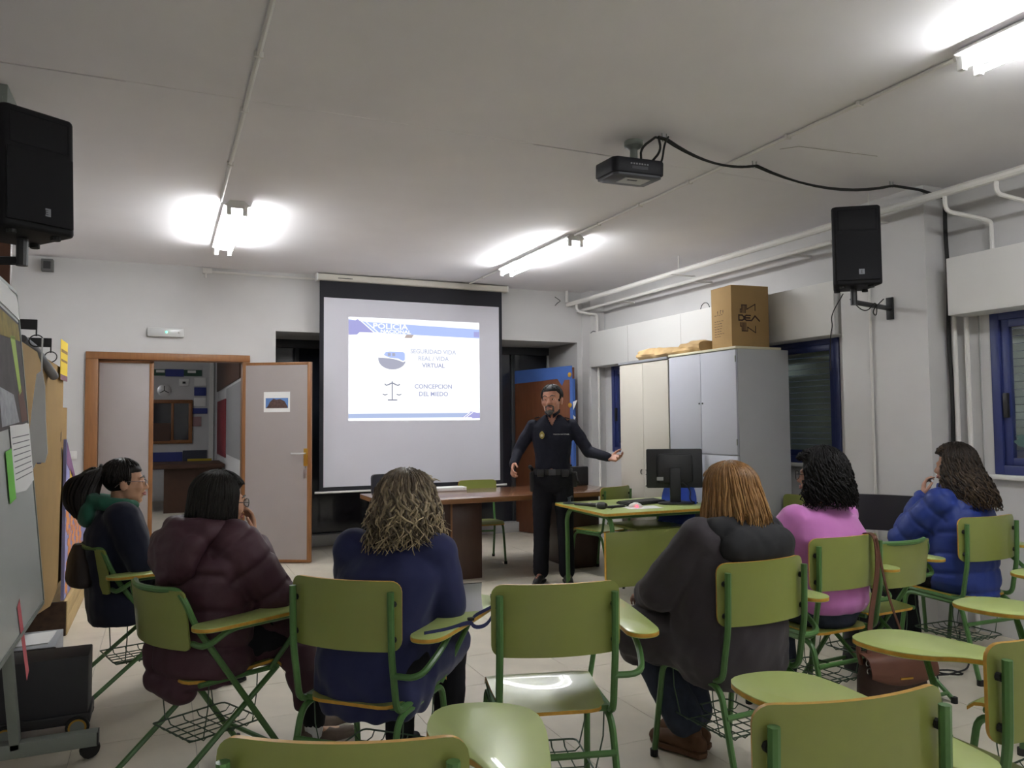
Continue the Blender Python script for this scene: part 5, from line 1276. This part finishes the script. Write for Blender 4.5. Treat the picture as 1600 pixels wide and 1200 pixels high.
melt(pr, 'coat', BURG, rB, .010, 4, cloth_post(.006, 9, 7, .135, arm_segs(J), .010, .013))
pr = Prim(); pr.ell((0, -.135, .905), (.165, .065, .12)); pr.chain([(-.15, .03, .995), (-.13, -.06, 1.0), (0, -.115, 1.005), (.13, -.06, 1.0), (.15, .03, .995), (.12, .12, .96)], [.045, .048, .05, .048, .045, .035]); pr.chain([(-.12, -.12, .95), (0, -.17, .82), (.12, -.12, .95)], [.05, .035, .05])
melt(pr, 'hood', BURG, rB, .009, 4, cloth_post(.006, 16, 9))
trousers(rB, J, BLKT, (.095, .068, .052), seed=2, cut=.90)
SNK = mat('taupe_trainer', srgb(98, 84, 74), .8, noise=.1, nscale=30)
for q in 'RL':
    an = V(J['ank'+q]); Prim().cap(an-V((0, 0, .02)), an+V((0, -.004, .055)), .040, .041).build('sock', mat('white_sock', (.6, .6, .6), .9), rB, smooth=60)
    shoe(rB, J['ank'+q], J['toe'+q], SNK, mat('pale_sole', (.42, .38, .33), .7))
DB = (.016, .014, .012)
hair_locks(rB, J['head'], DB, 800, zend=-.112, flare=lambda z: 1.0+1.0*(-z)*.5, wave=.03, rad=.0048, phimax=1.95, seed=6, zjit=.014, jit=.010, R=(.102, .114, .104), rough=.55)
eyes_lips(rB, J['head'], LIP); brows(rB, J['head'], MATS['dark_hair']); glasses(rB, J['head'], mat('black_spectacle_frame', (.012, .012, .012), .35))

# ---------------------------------------------------------------- C: navy top, wavy greying hair
J = seated(fwd=.10, side=.03, bulk=1.12)
J['shoR'] = (.19, .09, .925); J['shoL'] = (-.15, .08, .93)
J['elbR'] = (.225, .11, .735); J['wriR'] = (.12, .36, .76); J['handR'] = ((-.7, .7, .1), (0, 0, -1), (.3, .4, .3))
J['elbL'] = (-.22, .20, .72)
J['head'] = headM((.055, .13, 1.105), -2, -6, -3)
rC, _ = person('woman in a navy top with wavy greying blonde hair, seen from behind', chair_pt('C', .19, .03), -42, J, SK1)
NAVC = mat('navy_knit', srgb(42, 46, 84), **CLTH)
pr = Prim().loft([(-.03, .03, .355, .19, .165), (-.03, .03, .43, .225, .185), (-.03, .015, .55, .222, .18), (-.01, .02, .70, .205, .16), (.03, .07, .86, .215, .155), (.035, .09, .945, .17, .105), (.035, .10, .985, .085, .08)])
for q in 'RL': sleeve(pr, J, q, (.085, .076, .052), .9)
pr.chain([(-.1, .1, .52), (-.12, .36, .52)], [.13, .10]); pr.chain([(.1, .1, .52), (.12, .36, .52)], [.13, .10])
def c_post(co, no):
    q = cloth_post(.007, 9, 12)(co, no)
    z = q[:, 2]; fold = np.sin(np.arctan2(q[:, 0], q[:, 1]-.02)*9+2*np.sin(q[:, 2]*20))*.006*np.clip((.62-z)/.25, 0, 1)
    return q+no*fold[:, None]
melt(pr, 'long_top', NAVC, rC, .010, 5, c_post)
trousers(rC, J, BLKT, seed=3)
for q in 'RL': shoe(rC, J['ank'+q], J['toe'+q], BLKT, BLACKR, .10, knee=J['kne'+q])
CB = (.115, .088, .062); CT = (.46, .37, .23)
hair_locks(rC, J['head'], CB, 850, zend=-.160, flare=lambda z: 1.0+.20*math.sin(min(1, -z/.10)*PI/2), wave=.22, freq=8, curl=.045, rad=.0052, phimax=2.1, seed=11, tips=CT, zjit=.065, jit=.12, R=(.110, .120, .108), endcurl=.24, capcol=(.07, .055, .038), segs=18)
eyes_lips(rC, J['head'], LIP)

# ---------------------------------------------------------------- E: ginger hair, dark coat with black hood
J = seated(fwd=.0, side=.0, dx=-.01, bulk=1.15)
J['elbL'] = (-.275, .12, .735); J['wriL'] = (-.17, .35, .66); J['handL'] = ((.2, 1, -.2), (.2, 0, -1), (.3, .4, .3))
J['elbR'] = (.20, .14, .72)
J['kneL'] = (-.16, .43, .50); J['ankL'] = (-.06, .20, .10); J['toeL'] = (-.10, .33, .05); J['kneR'] = (.06, .44, .50); J['ankR'] = (.02, .26, .10); J['toeR'] = (.0, .40, .05)
J['head'] = headM((.015, .03, 1.112), 6, -8, 2)
rE, _ = person('woman with straight ginger hair in a dark coat with black hood and brown boots', chair_pt('E', .165), 4, J, SK1)
COAT = mat('charcoal_coat', srgb(62, 57, 62), .8, spec=.25, sheen=.1, bump=.2, bscale=300)
pr = Prim().loft([(-.0, .02, .37, .20, .175), (-.01, .02, .45, .245, .195), (-.02, .01, .58, .245, .195), (-.02, -.01, .72, .235, .175), (-.01, -.01, .87, .225, .16), (.0, .0, .955, .185, .12), (.0, .01, 1.0, .10, .09)])
for q in 'RL': sleeve(pr, J, q, (.092, .086, .06), .92)
pr.chain([(-.12, .1, .52), (-.20, .36, .50), (-.19, .40, .42)], [.15, .12, .08]); pr.chain([(.1, .1, .52), (.08, .38, .50)], [.14, .11])
melt(pr, 'coat', COAT, rE, .010, 5, cloth_post(.013, 9, 21))
pr = Prim(); pr.ell((.02, -.125, .92), (.20, .07, .095)); pr.chain([(-.17, .04, .975), (-.14, -.05, .985), (.01, -.10, .995), (.15, -.05, .985), (.18, .04, .975)], [.04, .052, .056, .052, .04]); pr.ell((.09, -.13, .86), (.12, .055, .07))
melt(pr, 'hood', mat('black_hood', (.016, .016, .019), .85), rE, .010, 4, cloth_post(.008, 12, 23))
trousers(rE, J, JEAN, (.105, .085, .085), seed=4, cut=.86)
for q in 'RL': shoe(rE, J['ank'+q], J['toe'+q], BRNB, BRNB, .10, knee=J['kne'+q])
ER = (.235, .118, .040); ET = (.42, .24, .095)
hair_locks(rE, J['head'], ER, 900, zend=-.155, flare=lambda z: 1.0+min(.30, -z*2.0), wave=.05, freq=5, rad=.0050, phimax=2.0, seed=15, tips=ET, zjit=.040, jit=.05, R=(.104, .120, .110), endcurl=.05, capcol=(.07, .035, .02), rough=.38)
eyes_lips(rE, J['head'], LIP)

# ---------------------------------------------------------------- F: pink jumper, black curly hair
J = seated(fwd=.04, bulk=1.05)
J['elbL'] = (-.29, .15, .75); J['wriL'] = (-.06, .28, .735); J['handL'] = ((.8, .4, -.1), (0, 0, -1), (.3, .4, .3))
J['head'] = headM((.01, .03, 1.145), 22, 0, 0)
rF, _ = person('woman in a pink jumper with bushy black curly hair and glasses', chair_pt('F', .15, .03), 2, J, SK1)
PINK = mat('pink_knit', srgb(196, 122, 188), .9, spec=.15, sheen=.3, bump=.3, bscale=350, bdist=.0008)
pr = Prim().loft([(0, .0, .51, .175, .15), (0, .0, .55, .205, .165), (0, -.01, .68, .20, .155), (0, -.005, .86, .215, .15), (0, .01, .95, .19, .11), (0, .02, 1.0, .085, .08)])
for q in 'RL': sleeve(pr, J, q, (.076, .072, .05), .93)
melt(pr, 'jumper', PINK, rF, .010, 5, cloth_post(.007, 10, 31))
trousers(rF, J, JEAN, (.115, .08, .07), seed=5)
for q in 'RL': shoe(rF, J['ank'+q], J['toe'+q], BLKT, BLACKR, .05, knee=J['kne'+q])
BK = (.0085, .0075, .008)
hair_locks(rF, J['head'], BK, 800, zend=-.155, flare=lambda z: 1.0+min(.20, -z*1.5), wave=.14, freq=8, curl=.085, rad=.0052, phimax=1.8, seed=18, zjit=.035, jit=.08, R=(.106, .122, .112), rough=.6, segs=20)
eyes_lips(rF, J['head'], LIP); glasses(rF, J['head'], MATS['black_spectacle_frame'], True)

# ---------------------------------------------------------------- H: blue padded coat, long dark curly hair
J = seated(fwd=.05, bulk=1.08)
J['elbL'] = (-.185, .26, .72); J['wriL'] = (-.05, .20, .955); J['handL'] = ((.15, -.08, 1), (.5, -.8, 0), (.35, .6, .5))
J['elbR'] = (.22, .16, .74); J['wriR'] = (.0, .30, .74)
J['head'] = headM((.0, .04, 1.14), 4, -2, 0)
rH, _ = person('woman in a bright blue padded coat with long dark curly hair, hand at her mouth', chair_pt('H', .165, .02), 10, J, SK1)
BLUC = mat('blue_nylon', srgb(36, 56, 128), .5, spec=.4, noise=.05, nscale=5, bump=.12, bscale=250)
pr = Prim().loft([(0, .0, .42, .18, .165), (0, .01, .50, .22, .17), (0, .005, .66, .215, .16), (0, .0, .82, .215, .158), (0, .02, .93, .20, .14), (0, .03, 1.0, .115, .10), (0, .035, 1.04, .10, .09)])
for q in 'RL': sleeve(pr, J, q, (.088, .076, .055), .93)
melt(pr, 'coat', BLUC, rH, .010, 4, cloth_post(.006, 9, 41, .115, arm_segs(J), .008, .011))
trousers(rH, J, BLKT, (.11, .075, .065), seed=6)
for q in 'RL': shoe(rH, J['ank'+q], J['toe'+q], BLKT, BLACKR, .08, knee=J['kne'+q])
HB = (.020, .014, .011); HT = (.085, .055, .034)
hair_locks(rH, J['head'], HB, 850, zend=-.235, flare=lambda z: 1.0+min(.46, -z*2.4), wave=.16, freq=10, curl=.08, segs=20, rad=.0054, phimax=1.85, seed=22, tips=HT, zjit=.05, jit=.05, R=(.098, .114, .106), rough=.5, shift=lambda p: V((p.x, p.y-.22*max(0, -p.z-.02), p.z)))
eyes_lips(rH, J['head'], LIP)

# ---------------------------------------------------------------- policeman
J = dict(bulk=1.0, male=True, hs=1.02)
J['pel'] = (0, 0, .93); J['wai'] = (0, .01, 1.08); J['che'] = (0, -.005, 1.27); J['nek'] = (0, -.01, 1.455)
J['shoR'] = (.175, -.01, 1.385); J['elbR'] = (.305, .02, 1.165); J['wriR'] = (.335, .17, 1.045); J['handR'] = ((.05, .75, -.55), (-.9, .1, -.3), (.35, .5, .4))
J['shoL'] = (-.175, -.01, 1.385); J['elbL'] = (-.315, .02, 1.155); J['wriL'] = (-.50, .16, 1.105); J['handL'] = ((-.75, .6, .0), (.3, .5, .7), (.3, .5, .4))
for s, q in ((1, 'R'), (-1, 'L')):
    J['hip'+q] = (s*.09, 0, .90); J['kne'+q] = (s*.105, .02, .49); J['ank'+q] = (s*.115, -.01, .09); J['toe'+q] = (s*.145, .15, .04)
J['head'] = headM((.0, .02, 1.612), -14, 2, 3, 1.14)
rP, _ = person('policeman in dark uniform standing with arms spread beside the screen', (3.17, 6.17, 0), 150, J, skin(srgb(178, 128, 106), 'tanned'), .0065)
UNI = mat('police_navy', srgb(24, 25, 38), .8, spec=.25, bump=.2, bscale=300)
pr = Prim().loft([(0, .0, .98, .158, .115), (0, .005, 1.08, .155, .115), (0, .0, 1.27, .180, .13), (0, -.005, 1.38, .185, .108), (0, -.01, 1.445, .120, .080), (0, -.012, 1.482, .070, .068)])
for q in 'RL': sleeve(pr, J, q, (.060, .054, .040), .95)
def shirt_post(co, no):
    q = cloth_post(.006, 14, 51)(co, no); k = (q[:, 1] > 0) & (q[:, 2] > 1.385) & (np.abs(q[:, 0]) < (q[:, 2]-1.38)*.5)
    q[k, 1] -= .05
    return q
melt(pr, 'shirt', UNI, rP, .008, 4, shirt_post)
for s in (-1, 1):
    MB().sheet(lambda u, v: (V((s*(.012+.055*u), .052-.075*u*u*1.2+.012*(1-v), 1.452+.05*u+.045*v*(1-.3*u))), V((s*.6, .8, 0))), 6, 3, .006).build('collar', UNI, rP, smooth=60)
trousers(rP, J, mat('police_trousers', (.009, .009, .013), .85, spec=.2), (.098, .078, .072), seed=8, cut=.97)
for q in 'RL': shoe(rP, J['ank'+q], J['toe'+q], BLACKP, BLACKR, .08, knee=J['kne'+q])
mb = MB(); n = 32
ring = [(.168*math.cos(2*PI*i/n), .005+.126*math.sin(2*PI*i/n)) for i in range(n)]
vs_ = [(x, y, z) for z in (.955, 1.005) for x, y in ring]+[(x*1.04, y*1.05, z) for z in (.955, 1.005) for x, y in ring]
fs_ = []
for i in range(n):
    j = (i+1) % n; fs_ += [(2*n+i, 2*n+j, 3*n+j, 3*n+i), (i, n+i, n+j, j), (n+i, 3*n+i, 3*n+j, n+j), (i, j, 2*n+j, 2*n+i)]
mb.add(vs_, fs_).build('belt', BLACKP, rP, smooth=40)
bx((-.03, .130, .953), (.03, .142, 1.007)).build('buckle', mat('dark_buckle', (.08, .08, .09), .35, metal=.6), rP, bevel=.004)
hol = MB().box((.155, -.05, .80), (.205, .05, .98)); hol.build('holster', BLACKP, rP, bevel=.018, seg=3)
Prim().cap((.19, -.02, 1.0), (.20, .03, 1.02), .02, .018).build('pistol_grip', BLACKP, rP, smooth=60)
bx((-.215, -.03, .84), (-.165, .04, .975)).build('radio_pouch', BLACKP, rP, bevel=.012); bx((-.06, .12, .90), (-.015, .15, .955))
MB().tube([(-.20, .05, .96), (-.22, .09, .90), (-.235, .07, .87)], .012, 8).build('baton_strap', BLACKR, rP)
for x in (-.115, .10): bx((x-.03, .105, .94), (x+.03, .145, 1.0)).build('belt_pouch', BLACKP, rP, bevel=.008)
# badge, name strip, shoulder marks
bm_ = planeM((.085, .128, 1.305), (-1, 0, 0), (0, 0, 1))
GOLD = mat('badge_gold', srgb(176, 160, 92), .4, metal=.6)
MB().prism([(.022*math.cos(a)*(1 if math.sin(a) < .4 else .8), .034*math.sin(a)) for a in [i*2*PI/18 for i in range(18)]], .0, .008, bm_).build('badge', GOLD, rP, bevel=.002)
MB().lathe([(.013, .008), (.010, .011), (0, .012)], 12, bm_ @ Matrix.Translation((0, -.006, 0)), cap=False).build('badge_star', mat('badge_pale', srgb(226, 216, 176), .4), rP)
text_obj('name_strip', 'POLICIA NACIONAL', .0155, mat('strip_white', (.6, .6, .6), .7), planeM((-.085, .1325, 1.305), (-1, 0, .0), (0, 0, 1)), rP, depth=.001)
for s in (-1, 1):
    MB().box((-.022, -.045, 0), (.022, .045, .008), planeM((s*.135, -.01, 1.455), (s*.97, 0, -.24), (0, 1, 0))).build('epaulette', UNI, rP, bevel=.003)
    MB().box((-.020, -.03, .0082), (.020, -.012, .010), planeM((s*.135, -.01, 1.455), (s*.97, 0, -.24), (0, 1, 0))).build('rank_bar', GOLD, rP)
MP = J['head']; PG = (.028, .026, .027)
hair_locks(rP, MP, PG, 700, zend=.0, flare=lambda z: 1.0, wave=.02, rad=.0034, phimax=1.8, seed=30, zjit=.012, jit=.006, R=(.083, .103, .097), c=(0, -.012, .032), cap_front=.066, tips=(.07, .068, .07), rough=.6)
eyes_lips(rP, MP, mat('lip_brown', srgb(140, 88, 78), .5)); brows(rP, MP, mat('dark_brow', (.02, .016, .014), .7))
GRYB = mat('grey_beard', (.10, .095, .092), .9, noise=.3, nscale=90)
def beard(co, no): return co+no*(.0012*np.sin(co[:, 0:1]*900)*np.sin(co[:, 2:3]*800))
pr = Prim(); pr.ell((0, .068, -.097), (.026, .021, .022), MP); pr.chain([MP @ V(p) for p in ((-.027, .078, -.052), (0, .0935, -.046), (.027, .078, -.052))], [.006, .008, .006])
pr.chain([MP @ V(p) for p in ((-.029, .074, -.055), (-.028, .068, -.09), (0, .076, -.100), (.028, .068, -.09), (.029, .074, -.055))], [.007, .010, .012, .010, .007])
melt(pr, 'goatee', GRYB, rP, .004, 2, beard)

# ================================================================== BAGS, STRAPS AND LOOSE THINGS BY THE CHAIRS
BRL = mat('brown_leather', srgb(92, 54, 38), .55, noise=.10, nscale=12, bump=.2, bscale=200); BRLD = mat('dark_brown_leather', srgb(58, 36, 28), .6, noise=.1, nscale=10)
hb = thing('handbag', 'brown leather handbag with a flap hanging behind the pink woman chair', 'handbag')
HM = Matrix.Translation((3.02, 2.55, .07)) @ Matrix.Rotation(math.radians(-14), 4, 'Z')
pr = Prim().loft([(0, 0, 0, .155, .065), (0, 0, .03, .17, .08), (0, 0, .18, .165, .075), (0, 0, .255, .155, .055), (0, 0, .275, .14, .03)], M=HM)
melt(pr, 'bag_body', BRLD, hb, .009, 4, cloth_post(.004, 18, 61))
def flapf(u, v):
    x = -.165+.33*u; t = v
    if t < .4: y = .05-.12*t/.4; z = .29+.01*math.sin(PI*t/.4)
    else: y = -.075-.022*math.sin(PI*(t-.4)/.6*.6); z = .287-.11*(t-.4)/.6*(1-.35*abs(2*u-1)**2)
    return HM @ V((x, y, z)), (HM.to_3x3() @ V((0, -.6, .8))).normalized()
MB().sheet(flapf, 12, 12, .006).build('flap', BRL, hb, smooth=50)
MB().tube([HM @ V((-.155+.31*i/12, -.0905-.018*math.sin(PI*i/12)*0, .180+.04*abs(2*i/12-1)**2)) for i in range(13)], .003, 6).build('flap_piping', BRASS, hb)
MB().box((-.03, -.105, .205), (.03, -.100, .213), HM).build('name_plate', BRASS, hb)
MB().tube(fillet([HM @ V(p) for p in ((-.15, 0, .25), (-.17, .0, .34), (-.10, .0, .38), (-.05, .0, .34))], .05), .011, 8).build('carry_handle', BRL, hb)
def ribbon(P, w_, th, m, nm, par, sd):
    mb = MB(); sd = V(sd); vs = []; fs = []
    P = [V(p) for p in P]
    for i, p in enumerate(P):
        t = (P[min(i+1, len(P)-1)]-P[max(i-1, 0)]).normalized(); s_ = (sd-t*sd.dot(t)).normalized()*w_/2; n_ = t.cross(s_).normalized()*th/2
        vs += [p-s_-n_, p+s_-n_, p+s_+n_, p-s_+n_]
    for i in range(len(P)-1):
        for j in range(4): fs.append((4*i+j, 4*i+(j+1) % 4, 4*i+4+(j+1) % 4, 4*i+4+j))
    fs += [(3, 2, 1, 0), tuple(4*(len(P)-1)+j for j in range(4))]
    return mb.add(vs, fs).build(nm, m, par, smooth=40)
ribbon(smooth_path([(2.88, 2.55, .33), (2.95, 2.60, .5), (3.05, 2.63, .72), (3.055, 2.64, .86), (3.06, 2.68, .884), (3.06, 2.73, .87), (3.04, 2.76, .7), (2.98, 2.74, .58)], 2), .028, .004, BRL, 'shoulder_strap', hb, (1, 0, 0))
ribbon(smooth_path([(3.055, 2.64, .86), (3.09, 2.62, .60), (3.14, 2.56, .36), (3.15, 2.54, .28)], 2), .012, .004, BRL, 'side_strap', hb, (1, 0, 0))
for p in ((2.87, 2.545, .335), (2.875, 2.545, .30)): MB().tube([V(p)+V((.012*math.cos(a), 0, .012*math.sin(a))) for a in [i*PI/6 for i in range(12)]], .0025, 5, closed=True).build('strap_ring', STEEL, hb)
# bag hanging behind woman A
ba = thing('shoulder_bag', 'dark brown shoulder bag hanging behind the ponytail woman chair', 'bag')
pr = Prim().loft([(0, 0, .53, .15, .05), (0, 0, .56, .155, .06), (0, 0, .66, .12, .05), (0, 0, .74, .05, .03)], M=Matrix.Translation((-.385, 4.62, .07)) @ Matrix.Rotation(math.radians(-74), 4, 'Z'))
melt(pr, 'bag_body', mat('very_dark_leather', srgb(40, 30, 28), .6), ba, .009, 4, cloth_post(.006, 14, 63))
MB().tube([(-.385, 4.62, .80), (-.36, 4.62, .825), (-.32, 4.62, .80)], .008, 6).build('strap', MATS['very_dark_leather'], ba)
# mask and lanyard on the tablet of C
cC = CH['C']; CMx = Matrix.Translation(cC.location) @ Matrix.Rotation(cC.rotation_euler[2], 4, 'Z')
ln = thing('lanyard', 'navy blue lanyard hanging over the tablet edge of the navy woman chair', 'lanyard')
NVY = mat('navy_webbing', srgb(38, 42, 88), .8)
P = [CMx @ V(p) for p in ((.30, .02, .703), (.36, .10, .704), (.385, .22, .704), (.385, .26, .67), (.40, .34, .66), (.405, .40, .69), (.385, .44, .706), (.36, .50, .706), (.33, .56, .72))]
ribbon(smooth_path(P, 2), .014, .003, NVY, 'strap', ln, (0, 0, 1))
P = [CMx @ V(p) for p in ((.383, .235, .703), (.37, .30, .705), (.378, .38, .706), (.385, .44, .708))]
ribbon(smooth_path(P, 2), .012, .003, NVY, 'strap', ln, (0, 0, 1))
MB().box((-.012, -.008, 0), (.012, .008, .012), Matrix.Translation(CMx @ V((.383, .23, .703)))).build('clip', BLACKP, ln, bevel=.003)
pc = thing('paper_case', 'silvery clear pouch with papers standing by the elbow of the navy woman', 'pouch')
Mq = CMx @ Matrix.Translation((.325, .36, .702)) @ Matrix.Rotation(math.radians(35), 4, 'Z')
def pf(u, v): return Mq @ V((-.05+.10*u, .02*math.sin(3*v)+.05*v*.3, .10*v)), (Mq.to_3x3() @ V((0, -1, .15))).normalized()
MB().sheet(pf, 6, 6, .006).build('pouch', mat('pale_plastic', (.62, .62, .66), .25), pc, smooth=60)
MB().tube([Mq @ V((-.05+.10*i/8, .02*math.sin(3)+.016, .10)) for i in range(9)], .003, 5).build('zip', BLACKP, pc)
# black bags on the chairs at the right
def soft_bag(nm, M, d, m, lb, seed, strap=None):
    r = thing(nm, lb, 'bag')
    pr = Prim().loft([(0, 0, 0, d[0], d[1]), (0, 0, d[2]*.15, d[0]*1.06, d[1]*1.08), (0, 0, d[2]*.7, d[0]*.98, d[1]*.85), (0, 0, d[2], d[0]*.75, d[1]*.35)], M=M)
    melt(pr, 'bag_body', m, r, .011, 4, cloth_post(.008, 13, seed))
    if strap: MB().tube(smooth_path([M @ V(p) for p in strap], 2), .007, 6).build('strap', m, r)
    return r
BBAG = mat('black_nylon_bag', (.014, .014, .018), .7)
o = CH['G']; soft_bag('black_bag', Matrix.Translation((3.62, 3.22, 0.03)) @ Matrix.Rotation(.2, 4, 'Z'), (.16, .09, .36), BBAG, 'black bag on the floor between the empty chair and the blue woman', 71, [(-.1, 0, .34), (-.05, .0, .5), (.05, 0, .5), (.1, 0, .34)])
soft_bag('black_bag', Matrix.Translation((4.52, 2.60, .42)) @ Matrix.Rotation(.5, 4, 'Z'), (.13, .08, .34), BBAG, 'black backpack hanging right of the blue woman chair', 72, [(-.08, 0, .32), (-.1, .12, .45), (.0, .14, .46), (.06, 0, .32)])
soft_bag('navy_bag', Matrix.Translation((4.45, 4.08, .49)) @ Matrix.Rotation(1.1, 4, 'Z'), (.17, .10, .17), mat('navy_fabric_bag', srgb(28, 30, 56), .8), 'navy bag lying on the seat of the black padded chair', 73)
soft_bag('black_pouch', Matrix.Translation((4.54, 4.74, .465)) @ Matrix.Rotation(1.5, 4, 'Z'), (.10, .05, .24), BBAG, 'black bag standing on the green chair by the grey cabinet', 74)
cbl = thing('floor_cable', 'tangle of black cable on the floor near the blue woman feet', 'cable')
rs = random.Random(9); P = [(3.75+.10*math.cos(i*1.3)+.02*i*.6, 3.05+.10*math.sin(i*1.7)-.01*i, .012+.03*(i % 3)) for i in range(14)]
MB().tube(smooth_path(P, 2), .005, 5).build('tangle', BLACKR, cbl)
MB().tube(smooth_path([P[-1], (4.2, 3.0, .008), (4.5, 3.3, .008), (4.85, 3.55, .008)], 3), .005, 5).build('run', BLACKR, cbl)
